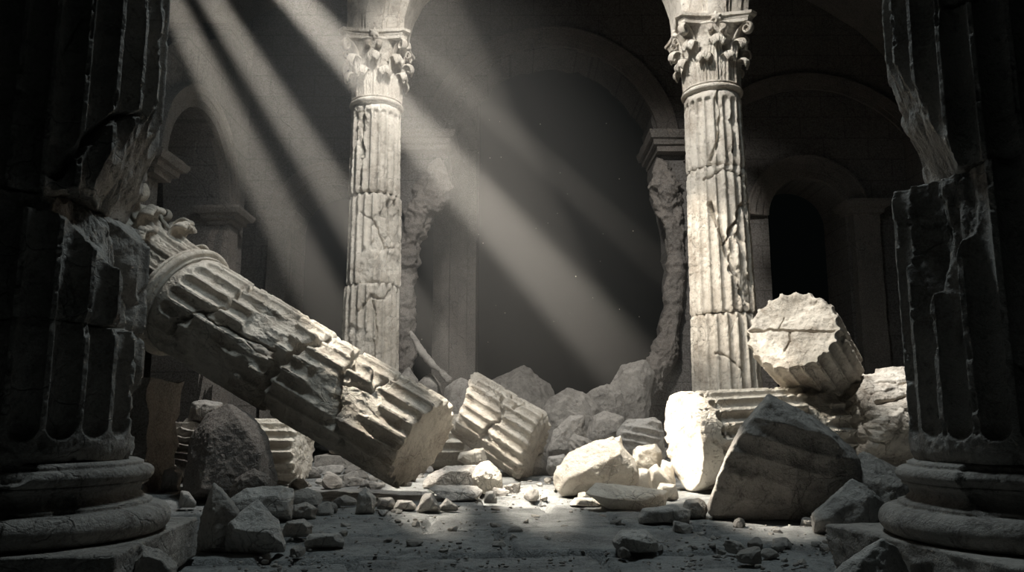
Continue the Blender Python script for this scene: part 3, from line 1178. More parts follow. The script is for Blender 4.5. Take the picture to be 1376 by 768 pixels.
YL = 4.75
RL = .59
zl1, zl2, zl3 = zat(120, 432, YL - .4), zat(120, 262, YL - .4), 5.2
fore_column(36, YL, RL, 'dark fluted column with a torn gash down its shaft, behind the tall pointed shard', 51, M_OLD,
            [dict(z=(.70, zl1 - .006), r=(RL, RL * .99), nt=800, dz=.008, ends=(.20, None), thr=.5, cracks=[([(-75, .9), (-50, .86), (-20, .8), (10, .86)], .012, .05)],
                  patches=[(18, .55, .16, .5, .8), (25, .2, .2, .25, .8), (-150, .5, .3, .4, .5)], fdepth=.42),
             dict(z=(zl1 + .006, zl2), r=(RL * .99, RL * .97), nt=800, dz=.008, thr=.5, dmg=.10,
                  patches=[(-25, .62, .22, .25, 1.2), (5, .38, .16, .42, 1.1), (15, .1, .14, .3, .9), (-65, .68, .25, .10, .8)],
                  cuts=[(.73, -.12, .67, .69, .07)], fdepth=.42, rough=(.01, .04)),
             dict(z=(zl2 + .03, zl3), r=(RL * .955, RL * .9), nt=800, dz=.010, thr=.52, M=T(.03, 0, 0, .06, 0, 0),
                  patches=[(-5, .2, .16, .30, 1.1), (-50, .03, .3, .10, .7)], cuts=[(.92, .12, -.37, .27, .045)], fdepth=.42, rough=(.05, .04),
                  cracks=[([(-70, .05), (-50, .3), (-25, .55), (-8, .62)], .03, .12)])],
            .13, 0, [(-62, .42, .13, .12, .9), (-78, .14, .22, .12, .8), (-42, .2, .08, .08, .6)], 1)

YR = 4.6
RR = .60
zr1, zr2 = zat(1290, 226, YR - .3), 5.2
fore_column(1386, YR, RR, 'dark fluted column with its lower drum gouged down the side, beside the toppled drums', 71, M_OLD,
            [dict(z=(.70, zr1), r=(RR, RR * .985), nt=900, dz=.008, ends=(.2, None), thr=.5, dmg=.085, fdepth=.42, rough=(.01, .05),
                  patches=[(-172, 1.5, .20, .5, 1.2), (-168, .9, .09, .6, .8), (-152, 1.1, .07, .7, .8), (165, .5, .1, .5, .7), (-140, 1.6, .08, .4, .7)],
                  cracks=[([(-125, .55), (-112, .42), (-98, .3)], .012, .05)], M=T(-.015, 0, 0)),
             dict(z=(zr1 + .012, zr2), r=(RR * .975, RR * .9), nt=800, dz=.010, thr=.52, fdepth=.42, rough=(.03, .04), M=T(.0, 0, 0, -.05),
                  cuts=[(-.9, .3, -.30, .28, .045)], patches=[(-178, .35, .25, .4, .8)],
                  cracks=[([(-140, 1.0), (-120, .98), (-95, 1.12), (-70, 1.25)], .02, .10)])],
            .2, 0, [(-140, .36, .18, .14, .8), (-120, .42, .1, .05, .6), (-100, .14, .2, .1, .5)], -1)

# ------------------------------------------------------------------ the fallen column
AX = np.array([-.85, .23, .475])
AX /= np.linalg.norm(AX)
e0 = P(568, 600, 9.6)                       # centre of the lower broken end
MF = frame(e0, AX)
LF = 3.88
low = drum('column_drum', .61, .635, 1.78, M_MARBLE, nt=520, dz=.012, seed=101, thr=.48, dmg=.045, rough=(.025, .06), tilt=((.1, -.05), (.12, -.2)), fdepth=.34,
           patches=[(10, 1.3, .45, .5, .45), (85, 1.5, .3, .3, .5), (20, .6, .3, .4, .3)],
           cracks=[([(-60, .75), (-20, .95), (18, 1.12), (50, 1.2), (75, 1.3), (110, 1.35)], .045, .16), ([(18, 1.12), (32, .72), (58, .62), (95, .68)], .03, .12),
                   ([(38, .75), (55, .9)], .02, .08)])
t = thing('column_drum', 'cracked fluted drum lying on its broken edge, lowest piece of the fallen column', 'column drum', MF)
obj('shaft_drum', low, t, T(.0, .03, 0, 0, .02))
U0 = 1.90
upl = LF - U0
root = thing('fallen_column', 'long leaning fluted shaft that still keeps its leafy capital', 'column', MF)
obj('shaft_drum', drum('shaft_drum', .655, .70, upl, M_MARBLE, nt=560, dz=.012, seed=111, thr=.54, arr_amp=.08, dmg=.06, rough=(.07, .01), tilt=((.1, -.25), (0, 0)), fdepth=.34, ends=(None, upl - .22),
                       patches=[(25, .5, .5, .4, .85), (-35, .9, .45, .9, .55), (80, .2, .3, .3, .4)],
                       cracks=[([(-70, 1.55), (-20, 1.6), (5, 1.35), (22, 1.1), (55, 1.15), (100, 1.2)], .04, .15), ([(5, 1.35), (5, .7), (12, .2)], .025, .08)]), root, T(0, 0, U0))
obj('necking_ring', lathe('necking_ring', ring_profile(.73, .17), M_MARBLE, 240, seed=5, dmg=.03), root, T(0, 0, LF))
cap = add_capital(root, T(0, 0, LF + .2), 1.0, CAP, ('abacus',))
cap.matrix_local = T(0, 0, LF + .2, .3) @ Matrix.Diagonal((.69, .69, .58, 1))

# ------------------------------------------------------------------ toppled drums
# tilted drum in the middle
A2 = np.array([.80, -.22, -.50])
A2 /= np.linalg.norm(A2)
m0 = P(624, 541, 13.4)
t = thing('column_drum', 'short fluted drum tipped on the stones in the middle, a split across its flutes', 'column drum', frame(m0, A2))
obj('shaft_drum', drum('shaft_drum', .56, .60, 1.45, M_MARBLE, nt=420, dz=.012, seed=131, thr=.5, dmg=.05, rough=(.11, .05), tilt=((.15, .2), (-.1, .2)), fdepth=.38, wear=.05,
                       patches=[(-60, .05, .4, .25, .7), (10, 1.05, .5, .2, .6), (80, .9, .4, .3, .4)],
                       cracks=[([(-90, .75), (-50, .62), (-10, .78), (30, .7)], .035, .12), ([(-70, .95), (-40, .85)], .04, .08)]), t)
# fluted drum lying behind it
h0 = P(628, 610, 14.6)
t = thing('column_drum', 'fluted drum lying level, half hidden behind the cracked fallen drum', 'column drum', frame((h0[0], 14.6, .50), (-1, .12, 0)))
obj('shaft_drum', drum('shaft_drum', .5, .5, 1.35, M_PALE, nt=300, dz=.02, seed=141, thr=.55, fdepth=.38, nf=18), t)
# drum end showing under the leaning shaft
h0 = P(408, 612, 11.6)
t = thing('column_drum', 'fluted drum end peeping out under the leaning shaft beside the dark boulder', 'column drum', frame((h0[0], 11.6, .46), (-1, .1, 0)))
obj('shaft_drum', drum('shaft_drum', .47, .47, 1.3, M_PALE, nt=300, dz=.02, seed=146, thr=.55, fdepth=.38, nf=18), t)

# two big drums on the right, end to end
A3 = np.array([.90, .40, .05])
A3 /= np.linalg.norm(A3)
b0 = P(917, 590, 10.35)
b0[2] = .635
t = thing('column_drum', 'big sunlit fluted drum lying with its pale rough end towards the rubble', 'column drum', frame(b0, A3))
obj('shaft_drum', drum('shaft_drum', .64, .64, 2.36, M_PALE, nt=520, dz=.012, seed=151, thr=.58, dmg=.06, ends=(.22, None), rough=(.028, .08), tilt=((-.25, .05), (.1, .1)), fdepth=.36, wear=.025, chip=0,
                       patches=[(-60, 2.0, .5, .35, .6), (-20, 1.7, .35, .4, .4)],
                       cracks=[([(-110, .25), (-60, .3), (-10, .2)], .015, .06)]), t)
b1 = b0 + A3 * 2.66 + np.array([0, 0, .12])
t = thing('column_drum', 'weathered cracked drum without clear flutes, lying between the sunlit drum and the right column', 'column drum', frame(b1, A3))
obj('shaft_drum', drum('shaft_drum', .74, .78, 2.1, M_MARBLE, nt=480, dz=.013, seed=161, flute=False, thr=.1, dmg=.07, rough=(.09, .08), hair=.03, hair_f=2.3, wear=.09,
                       patches=[(-45, .9, .6, 1.0, .5)], cracks=[([(-80, .3), (-50, .9), (-60, 1.6)], .03, .1), ([(-20, .2), (-30, 1.0), (-15, 1.8)], .04, .10)]), t, T(.02, 0, 0))
# top drum, end towards us
A4 = np.array([-.51, -.66, .35])
A4 /= np.linalg.norm(A4)
f0 = P(1064, 443, 10.75)
Ld = 1.42
c0 = f0 - A4 * Ld
t = thing('column_drum', 'fluted drum perched on the two lying drums, its cracked round end lit', 'column drum', frame(c0, A4, (0, 0, 1)))
obj('shaft_drum', drum('shaft_drum', .60, .64, Ld, M_MARBLE, nt=480, dz=.012, seed=171, thr=.5, dmg=.05, rough=(.05, .045), tilt=((0, 0), (0, .05)), fdepth=.24, nf=20, cap_n=90, wear=.02, chip=.9,
                       patches=[(-90, 1.15, .25, .2, .4)], cap_cracks=[([(-.03, .62), (.04, .3), (.0, .05), (-.05, -.3), (-.02, -.6)], .022, .10), ([(.0, .05), (-.16, .0), (-.33, .06)], .014, .06), ([(.02, .2), (.2, .12)], .012, .05)], cracks=[([(120, .35), (160, .5), (200, .42), (240, .55)], .03, .12)]), t)

# ------------------------------------------------------------------ big shards and boulders
R_ = px_rock
R_('fluted_shard', 'large dark fluted shard standing in front of the big sunlit drum', 'stone shard',
   [(946, 684), (957, 655), (975, 610), (1000, 566), (1030, 527), (1062, 541), (1112, 571), (1150, 603), (1168, 640), (1150, 690), (1060, 703), (985, 700)], M_OLD,
   depth=1.1, ridge=[(952, 688, .25), (966, 640, .1), (984, 600, .03), (1008, 566, .0), (1036, 537, .0), (1110, 580, .0), (1152, 622, .05), (1135, 690, .25), (1040, 702, .25)], level=7, seed=3, disp=.022,
   wave=((.9, 0, 5.2), .03, (0, -1, .1)))
R_('boulder', 'grey angular slab rock between the dark fluted shard and the right column', 'rock',
   [(1122, 665), (1136, 625), (1160, 605), (1224, 636), (1228, 672), (1190, 690), (1140, 690)], M_OLD, Y=7.4, depth=.7, ridge=[(1140, 690, 0), (1142, 640, .05), (1215, 655, .05), (1205, 690, 0)], level=6, seed=5, disp=.03)
R_('boulder', 'pointed pale grey rock leaning against the right column plinth', 'rock',
   [(1086, 694), (1112, 672), (1146, 640), (1154, 656), (1174, 655), (1188, 674), (1172, 706), (1120, 708)], M_GREY, Y=6.6, depth=.5, ridge=[(1092, 696, 0), (1165, 668, .05), (1160, 705, 0)], level=6, seed=7, disp=.03)
R_('boulder', 'grey wedge rock at the front in the shade of the right column plinth', 'rock',
   [(1112, 775), (1150, 742), (1186, 722), (1206, 736), (1224, 775), (1215, 812), (1110, 815)], M_GREY, Y=4.25, depth=.4, ridge=[(1120, 790, 0), (1186, 724, .25), (1196, 810, 0)], level=6, seed=9, disp=.03)
R_('boulder', 'single dark block alone on the paving ahead of the sunlit slabs', 'rock',
   [(823, 724), (835, 711), (868, 711), (886, 727), (883, 740), (850, 743), (828, 738)], M_GREY, depth=.35, ridge=[(830, 735, 0), (838, 722, .0), (876, 730, 0), (868, 741, 0)], level=5, seed=11)
R_('boulder', 'broken slab rock lying flat beside the foot of the big sunlit drum', 'rock',
   [(855, 694), (863, 683), (905, 677), (930, 684), (926, 700), (890, 706), (860, 706)], M_GREY, depth=.45, level=5, seed=13)
R_('boulder', 'dark cube-like rock against the left edge of the fluted shard', 'rock',
   [(914, 692), (920, 671), (940, 668), (952, 680), (947, 696), (925, 698)], M_OLD, depth=.35, level=5, seed=14)
R_('boulder', 'largest sunlit cream rock in the middle of the light patch', 'rock',
   [(744, 660), (743, 636), (764, 606), (798, 592), (824, 586), (850, 612), (859, 638), (850, 658), (800, 668), (762, 668)], M_PALE, Y=9.5, depth=.85,
   ridge=[(764, 664, .2), (766, 642, .0), (836, 607, .05), (857, 634, .05), (846, 656, .2)], level=6, seed=15, disp=.03)
R_('boulder', 'sunlit slab rock with a dark front, lying before the largest cream rock', 'rock',
   [(786, 662), (800, 648), (850, 652), (898, 659), (893, 678), (862, 689), (818, 687)], M_PALE, Y=8.3, depth=.6, ridge=[(792, 664, .1), (822, 670, 0), (862, 673, 0), (890, 664, .05), (860, 688, .2), (820, 686, .2)], level=6, seed=17, disp=.025)
R_('boulder', 'low bright slab poking out under the largest cream rock', 'rock',
   [(762, 680), (772, 668), (800, 668), (822, 684), (800, 688)], M_PALE, Y=8.75, depth=.4, level=5, seed=19)
R_('boulder', 'flat topped cream block wedged behind the largest cream rock', 'rock',
   [(848, 618), (852, 600), (880, 596), (890, 606), (888, 630), (855, 632)], M_PALE, Y=11.0, depth=.5, level=5, seed=21, floor=.0)
R_('boulder', 'upright pointed cream stone above the largest cream rock', 'rock',
   [(815, 606), (812, 594), (834, 584), (840, 612), (828, 622)], M_PALE, Y=10.9, depth=.4, level=5, seed=22)
for k, (ol, Y, lab) in enumerate((
        ([(852, 650), (858, 628), (872, 630), (878, 655), (862, 660)], 9.6, 'narrow cream stone standing in the sunlit gap before the big drum'),
        ([(872, 650), (872, 628), (882, 622), (902, 645), (888, 652)], 9.9, 'triangular cream stone propped at the foot of the big sunlit drum'),
        ([(880, 662), (886, 648), (908, 650), (912, 664), (895, 670)], 9.3, 'small cream wedge stone below the triangular cream stone'),
        ([(884, 640), (890, 615), (904, 622), (908, 645), (896, 650)], 10.6, 'shaded cream stone close to the end of the big sunlit drum'),
        ([(745, 640), (748, 625), (764, 622), (768, 640), (756, 648)], 10.2, 'small rounded cream stone at the left shoulder of the largest cream rock'))):
    R_('boulder', lab, 'rock', ol, M_PALE, Y=Y, depth=.3, level=4, seed=30 + k)
# fluted fragments and grey rocks behind the light patch
R_('fluted_fragment', 'small fluted fragment with broken grooves behind the sunlit rubble', 'stone fragment',
   [(826, 578), (840, 563), (880, 558), (892, 568), (893, 598), (860, 606), (836, 600)], M_GREY, Y=13.6, depth=.7, level=6, seed=41, wave=((1.2, 0, 7.0), .05, (0, -1, .5)), disp=.02)
R_('fluted_fragment', 'dark curved fluted sliver beside the small fluted fragment', 'stone fragment',
   [(764, 596), (770, 582), (790, 588), (806, 602), (795, 610), (770, 608)], M_OLD, Y=14.2, depth=.4, level=5, seed=42, wave=((6.0, 0, 7.0), .03, (0, -1, .3)))
R_('boulder', 'grey upright block right of the tipped middle drum', 'rock',
   [(734, 605), (744, 578), (766, 556), (785, 558), (788, 590), (778, 606)], M_OLD, Y=14.5, depth=.7, ridge=[(738, 604, 0), (768, 566, .1), (772, 604, 0)], level=6, seed=43, disp=.05)
R_('boulder', 'rounded grey stone low at the right foot of the tipped middle drum', 'rock', [(734, 628), (736, 613), (758, 610), (768, 618), (765, 630)], M_GREY, Y=13.0, depth=.4, level=5, seed=44)
R_('boulder', 'dull brown stone tucked under the tipped middle drum', 'rock', [(700, 630), (706, 612), (728, 608), (740, 622), (730, 632)], M_OLD, Y=13.2, depth=.4, level=5, seed=45)
R_('boulder', 'wide grey boulder in the haze behind the grey upright block', 'rock', [(722, 560), (738, 535), (762, 521), (790, 530), (808, 548), (812, 580), (740, 585)], M_OLD, Y=17.5, depth=1.2, level=6, seed=46, disp=.05)
R_('boulder', 'dark boulder in the haze at the mouth of the central opening', 'rock', [(776, 560), (786, 528), (815, 512), (838, 525), (842, 570), (800, 580)], M_OLD, Y=18.8, depth=.6, level=6, seed=47, disp=.05)
R_('boulder', 'tall sloping boulder heaped against the torn wall edge', 'rock', [(812, 560), (818, 520), (835, 490), (868, 483), (880, 500), (862, 560)], M_OLD, Y=19.6, depth=1.0, level=6, seed=48, disp=.05)
R_('boulder', 'grey broken rock in front of the torn wall edge', 'rock', [(786, 590), (792, 560), (815, 552), (838, 560), (845, 585), (820, 596)], M_OLD, Y=16.2, depth=.8, level=5, seed=49, disp=.05)
R_('boulder', 'dim grey mound far back beyond the central opening', 'rock', [(640, 540), (660, 510), (704, 488), (740, 515), (760, 560), (650, 570)], M_OLD, Y=23.5, depth=1.6, level=6, seed=50, disp=.05)
R_('boulder', 'round grey boulder behind the split of the fallen drum', 'rock', [(556, 545), (562, 512), (578, 500), (592, 515), (596, 550)], M_OLD, Y=18.6, depth=.9, level=5, seed=51, disp=.05)
R_('boulder', 'grey boulder behind the top of the tipped middle drum', 'rock', [(592, 560), (598, 520), (618, 505), (640, 515), (644, 560)], M_OLD, Y=17.8, depth=1.0, level=5, seed=52, disp=.05)
R_('boulder', 'low boulder peeking over the fallen drum beside the left carved column', 'rock', [(530, 540), (536, 505), (550, 490), (562, 510), (562, 545)], M_OLD, Y=18.2, depth=.8, level=5, seed=53, disp=.05)
# long splinter slanting over those boulders
tb = obj('broken_beam', rough_tube('broken_beam', [P(551, 444, 19.0), P(563, 466, 18.9), P(580, 488, 18.6), P(606, 514, 18.3)], [.05, .08, .06, .10], M_OLD, 3, .9, nt=48, ds=.02))
tag(tb, 'long broken splinter slanting down onto the boulders beside the left carved column', 'beam')

# the heap around the cracked drum and the tipped drum
R_('boulder', 'grey cracked boulder between the fallen drum and the lit stone', 'rock', [(566, 652), (574, 638), (600, 626), (640, 624), (658, 640), (652, 660), (600, 664)], M_GREY, Y=10.6, depth=.6, level=6, seed=61)
R_('boulder', 'half lit cream boulder at the left edge of the light patch', 'rock', [(634, 640), (640, 622), (658, 619), (674, 636), (675, 655), (655, 666), (640, 664)], M_PALE, Y=10.1, depth=.5, ridge=[(636, 642, .1), (645, 626, .15), (660, 634, 0), (673, 648, .1), (652, 664, .1)], level=6, seed=62)
R_('boulder', 'cream rock resting on top of the grey cracked boulder', 'rock', [(613, 618), (618, 608), (650, 600), (656, 622), (632, 628)], M_PALE, Y=11.3, depth=.5, level=5, seed=63, floor=.25)
R_('boulder', 'smooth long slab lying before the grey cracked boulder', 'rock', [(575, 656), (585, 651), (640, 652), (651, 660), (643, 674), (608, 674)], M_GREY, Y=9.3, depth=.5, ridge=[(578, 658, .1), (642, 662, .05), (640, 674, 0), (600, 672, 0)], level=6, seed=64, disp=.012)
R_('boulder', 'small pointed grey stone left of the smooth long slab', 'rock', [(560, 683), (568, 664), (580, 662), (592, 680), (580, 688)], M_GREY, depth=.25, level=5, seed=65)
R_('boulder', 'small pyramid stone just before the smooth long slab', 'rock', [(590, 680), (600, 668), (616, 680), (604, 686)], M_GREY, depth=.2, level=4, seed=66)
R_('boulder', 'small grey stone at the right end of the smooth long slab', 'rock', [(650, 672), (652, 660), (664, 658), (668, 670), (660, 676)], M_GREY, depth=.25, level=4, seed=67)
R_('boulder', 'stubby pale stone standing just under the cracked fallen drum', 'rock', [(478, 684), (482, 662), (492, 652), (505, 668), (504, 686), (490, 690)], M_GREY, depth=.28, level=5, seed=68)
R_('boulder', 'flat pale stone beside the stubby stone under the fallen drum', 'rock', [(506, 680), (508, 668), (528, 667), (532, 678), (520, 684)], M_GREY, depth=.25, level=4, seed=69)
R_('boulder', 'white flat stone under the lowest edge of the fallen drum', 'rock', [(528, 682), (534, 671), (554, 672), (560, 680), (545, 686)], M_GREY, depth=.25, level=4, seed=70)

# left heap
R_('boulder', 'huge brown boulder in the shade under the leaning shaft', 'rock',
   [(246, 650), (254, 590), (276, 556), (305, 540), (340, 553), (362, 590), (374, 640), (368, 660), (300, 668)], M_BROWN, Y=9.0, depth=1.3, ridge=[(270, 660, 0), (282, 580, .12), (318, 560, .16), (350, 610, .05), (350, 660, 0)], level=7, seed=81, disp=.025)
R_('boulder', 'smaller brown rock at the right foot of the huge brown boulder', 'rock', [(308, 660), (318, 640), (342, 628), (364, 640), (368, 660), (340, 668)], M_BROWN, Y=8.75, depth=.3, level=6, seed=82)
R_('boulder', 'layered grey slab heap behind the huge brown boulder', 'rock', [(212, 640), (214, 590), (235, 568), (262, 560), (285, 566), (290, 630), (270, 660)], M_GREY, Y=11.55, depth=.8, level=7, seed=83, terr=.10, disp=.03)
R_('boulder', 'pale capstone on the layered slab heap', 'rock', [(252, 566), (258, 540), (276, 536), (300, 541), (298, 560), (270, 570)], M_GREY, Y=11.6, depth=.6, level=5, seed=84, floor=None)
R_('boulder', 'tall pointed stone shard beside the left column plinth', 'rock',
   [(264, 728), (270, 694), (280, 668), (287, 645), (322, 684), (318, 712), (300, 738), (272, 738)], M_OLD, Y=5.75, depth=.42, ridge=[(284, 672, .1), (292, 650, .25), (318, 690, .1), (290, 735, 0)], level=6, seed=85, disp=.03)
R_('boulder', 'broad grey rock with a dark front, beside the tall pointed shard', 'rock',
   [(300, 712), (316, 690), (346, 671), (374, 698), (383, 728), (370, 743), (320, 742)], M_GREY, Y=5.7, depth=.5, ridge=[(303, 708, .0), (322, 712, -.05), (362, 716, -.05), (378, 732, .0), (365, 742, .15), (318, 742, .15)], level=6, seed=86, disp=.02)
R_('boulder', 'long grey slab behind the broad grey rock', 'rock', [(306, 672), (330, 655), (378, 652), (396, 656), (392, 684), (350, 692), (318, 690)], M_GREY, Y=7.3, depth=.5, ridge=[(312, 676, .1), (340, 668, .05), (388, 664, .05), (386, 686, 0), (325, 690, 0)], level=6, seed=87, disp=.02)
R_('boulder', 'dark rounded rock at the front below the left column plinth', 'rock', [(166, 775), (178, 748), (192, 732), (226, 743), (240, 760), (236, 785), (200, 800), (165, 800)], M_OLD, Y=4.3, depth=.4, level=6, seed=88, disp=.03)
R_('boulder', 'flat pale wedge alone on the paving right of the broad grey rock', 'rock', [(409, 726), (416, 717), (456, 715), (464, 727), (440, 735), (416, 736)], M_GREY, depth=.3, level=5, seed=89)
R_('boulder', 'grey knob of stone behind the flat pale wedge', 'rock', [(388, 692), (394, 678), (415, 674), (426, 682), (424, 696), (400, 698)], M_OLD, depth=.28, level=5, seed=90)
R_('boulder', 'dull grey cube of stone right of the broad grey rock', 'rock', [(380, 718), (384, 699), (410, 696), (420, 706), (418, 720), (395, 722)], M_OLD, depth=.28, level=5, seed=91)
R_('boulder', 'small pale rock tucked behind the left column base', 'rock', [(216, 655), (220, 632), (236, 626), (246, 634), (242, 655), (228, 660)], M_GREY, depth=.4, level=5, seed=92)
R_('boulder', 'low pale rock behind the far corner of the left plinth', 'rock', [(240, 676), (243, 658), (254, 660), (264, 674), (252, 682)], M_GREY, depth=.3, level=4, seed=93)
# broken stub of a pier that carries the leaning capital
p0 = P(222, 560, 12.0)
st = obj('broken_pier', block('broken_pier', -6.12, -4.75, 10.3, 11.3, -.02, 1.45, M_WALL, seed=31, amp=.10, prof=[(k / 10, 0.02 * math.sin(k * 2)) for k in range(11)]))
tag(st, 'dim broken pier stump under the leaning capital by the left wall', 'pier')

# ------------------------------------------------------------------ loose stones
BLOB = []           # (x, y, r) footprints already taken
bpy.context.view_layer.update()
for o in bpy.data.objects:
    if o.type == 'MESH' and o.get('kind') != 'structure':
        bb = [o.matrix_world @ Vector(c) for c in o.bound_box]
        lo = [min(b[i] for b in bb) for i in range(3)]
        hi = [max(b[i] for b in bb) for i in range(3)]
        if lo[2] < .25:
            BLOB.append((lo[0], hi[0], lo[1], hi[1]))


def free(x, y, r):
    for (a, b, c, d) in BLOB:
        if a - r < x < b + r and c - r < y < d + r:
            return False
    return True


STONE = []
for k in range(14):
    n = 15
    dirs = rng.normal(size=(n, 3))
    dirs /= np.linalg.norm(dirs, axis=1)[:, None]
    pl = [(d, .62 + .38 * rng.random()) for d in dirs] + [(np.array(s, float), 1.0) for s in ((1, 0, 0), (-1, 0, 0), (0, 1, 0), (0, -1, 0), (0, 0, 1), (0, 0, -1))]
    V, Fc = rock_verts(np.zeros(3), pl, np.array([2., 2., 2.]), 3, 200 + k, .05, 70)
    V[:, 2] = np.maximum(V[:, 2], -.55)
    V[:, 2] += .5
    V /= np.ptp(V, axis=0)
    V[:, 2] -= V[:, 2].min()
    STONE.append(V)
MESH = {}


def stone_mesh(k, mat):
    if (k, mat.name) not in MESH:
        MESH[(k, mat.name)] = mesh_np('stone', STONE[k], ico(3)[1], mat, False)
    return MESH[(k, mat.name)]


protos = {}


def put_stone(x, y, w, d, h, rz, mat, label, group, z=-.012, name='stone'):
    k = random.randrange(14)
    key = (k, mat.name)
    if key in protos:
        o = protos[key].copy()
        COL.objects.link(o)
    else:
        o = obj(name, stone_mesh(k, mat))
        protos[key] = o
    o.matrix_world = Matrix.Translation((x, y, z)) @ Matrix.Rotation(rz, 4, 'Z') @ Matrix.Diagonal((w, d, h, 1))
    tag(o, label, 'stone', group)
    BLOB.append((x - w * .4, x + w * .4, y - d * .4, y + d * .4))
    return o


def scatter(n, x0, x1, y0, y1, s0, s1, mats, label, group, hmul=(.45, .8), power=2.2, tries=40, gap=.3):
    """x0, x1 pixel limits; y0, y1 pixel rows on the floor"""
    c = 0
    for _ in range(n * tries):
        if c >= n:
            break
        px, py = random.uniform(x0, x1), random.uniform(y0, y1)
        Y = floor_y(py)
        p = P(px, py, Y)
        s = s0 + (s1 - s0) * random.random() ** power
        if not free(p[0], p[1], s * gap):
            continue
        put_stone(p[0], p[1], s * random.uniform(.8, 1.4), s * random.uniform(.7, 1.1), s * random.uniform(*hmul), random.uniform(0, 6.3), random.choice(mats), label, group)
        c += 1


G1 = 'small stones in the sunlit patch'
scatter(60, 640, 915, 624, 672, .05, .22, [M_PALE, M_CHIP], 'small pale stone lying in the sunlit patch of floor', G1)
G2 = 'rubble under the fallen column'
scatter(70, 385, 570, 632, 690, .06, .34, [M_CHIP, M_GREY], 'small grey rubble stone on the shaded floor under the fallen column', G2, (.4, .75), 1.8)
G3 = 'stones scattered on the front paving'
scatter(70, 380, 840, 676, 745, .02, .12, [M_CHIP, M_CHIP, M_OLD], 'small loose stone on the dim paving in front of the light patch', G3, (.35, .7), 2.6)
G4 = 'stones before the fluted shard'
scatter(45, 880, 1150, 690, 755, .025, .17, [M_CHIP, M_GREY], 'small loose stone on the dim paving before the dark fluted shard', G4, (.4, .75), 2.2)
G5 = 'stones at the left plinth'
scatter(30, 225, 420, 700, 765, .02, .10, [M_CHIP, M_OLD], 'small loose stone on the dark paving near the left column plinth', G5, (.4, .7), 2.2)
G6 = 'rubble at the far end of the floor'
scatter(40, 690, 900, 609, 626, .12, .5, [M_GREY, M_OLD, M_CHIP], 'small dull stone in the rubble beyond the sunlit patch', G6, (.5, .9), 1.8)

# grit: uncountable crumbs of stone over the paving, one mesh
V_, F_ = [], []
d0, f0 = ico(1)
n = 0
for _ in range(1500):
    px, py = random.uniform(240, 1160), 618 + 150 * random.random() ** 1.3
    Y = floor_y(py)
    p = P(px, py, Y)
    s = random.uniform(.004, .016) * (.6 + .07 * Y)
    if not free(p[0], p[1], .03):
        continue
    q = d0 * np.array([s * random.uniform(.7, 1.5), s * random.uniform(.7, 1.5), s * .7]) * (1 + .35 * rng.normal(size=(len(d0), 1)) * .6)
    V_.append(q + np.array([p[0], p[1], s * .2 - .008]))
    F_.append(f0 + n)
    n += len(d0)
g = obj('gravel', mesh_np('gravel', np.concatenate(V_), np.concatenate(F_), M_CHIP, False))
tag(g, 'fine stone crumbs and grit strewn over the paving', 'gravel', None, 'stuff')

# ------------------------------------------------------------------ light and air
S = P(20, -415, 10.4)


def spot(name, loc, target, power, half_deg, color, elong=1.0, blend=.4, size=.05, plane=None):
    ld = bpy.data.lights.new(name, 'SPOT')
    ld.energy = power
    ld.color = color
    ld.spot_size = math.radians(half_deg * 2)
    ld.spot_blend = blend
    ld.shadow_soft_size = size
    o = bpy.data.objects.new(name, ld)
    COL.objects.link(o)
    z = (Vector(loc) - Vector(target)).normalized()
    if plane is None:
        y = Vector((0, 1, 0))
    else:
        y = Vector(plane)
    y = (y - z * y.dot(z)).normalized()
    x = y.cross(z)
    Mx = Matrix((x, y, z)).transposed().to_4x4()
    Mx.translation = Vector(loc)
    o.matrix_world = Mx @ Matrix.Diagonal((1, elong, 1, 1))
    return o


SUN = (1.0, .92, .80)
camp = Vector((0, 0, CAM_H))
to_cam = camp - Vector(S)
# daylight shafts: pixel the shaft passes through, distance there, power, half width (deg), stretch of its cone towards the camera
BEAMS = [
    (282, 105, 10.4, 22000, 2.0, 9),
    (342, 90, 10.4, 25000, 1.9, 9),
    (470, 80, 10.4, 60000, 2.2, 7.5),
    (690, 180, 10.4, 13000, 1.2, 9),
]
for (px, py, yy, pw, hw, el) in BEAMS:
    spot('daylight_shaft', S, P(px, py, yy), pw, hw, SUN, el, .8, .05, plane=to_cam)
spot('patch_spot', (-4.2, 9.0, 11.0), P(990, 520, 11.2), 6000, 9.5, SUN, 1.0, .5, .08)
spot('patch_spot', (-3.0, 9.6, 11.5), P(768, 642, 10.2), 19000, 7.4, SUN, 1.0, .3, .06)
spot('patch_spot', (-3.4, 10.2, 12.0), P(968, 400, 15.0), 9000, 6.5, SUN, 1.0, .6, .1)  # added spot that lifts the lower shaft of the right carved column
spot('overhead_spot', (-1.6, 10.6, 11.5), P(325, 420, 10.3), 2600, 11.5, (1.0, .975, .93), 1.0, .8, .2)  # added spot that brightens the leaning shaft
spot('patch_spot', (3.0, 7.6, 12.0), P(1165, 520, 11.9), 6500, 7, (1.0, .975, .93), 1.0, .8, .12)  # added spot to brighten the weathered drum; no roof hole behind it
K = (-.2, 10.3, 12.5)
spot('overhead_spot', K, (1.0, 15.4, 4.6), 4300, 44, (1.0, .975, .93), 1.0, .5, .35)


def area(name, loc, target, power, sx, sy, color):
    ld = bpy.data.lights.new(name, 'AREA')
    ld.shape = 'RECTANGLE'
    ld.size, ld.size_y = sx, sy
    ld.energy = power
    ld.color = color
    o = bpy.data.objects.new(name, ld)
    COL.objects.link(o)
    o.location = loc
    o.rotation_euler = (Vector(target) - Vector(loc)).to_track_quat('-Z', 'Y').to_euler()
    return o


area('added_fill', (0.4, 7.4, 10), (0.3, 7.0, 0), 260, 1.6, 1.6, (.80, .94, 1.0))  # added soft fill overhead for the front columns and paving

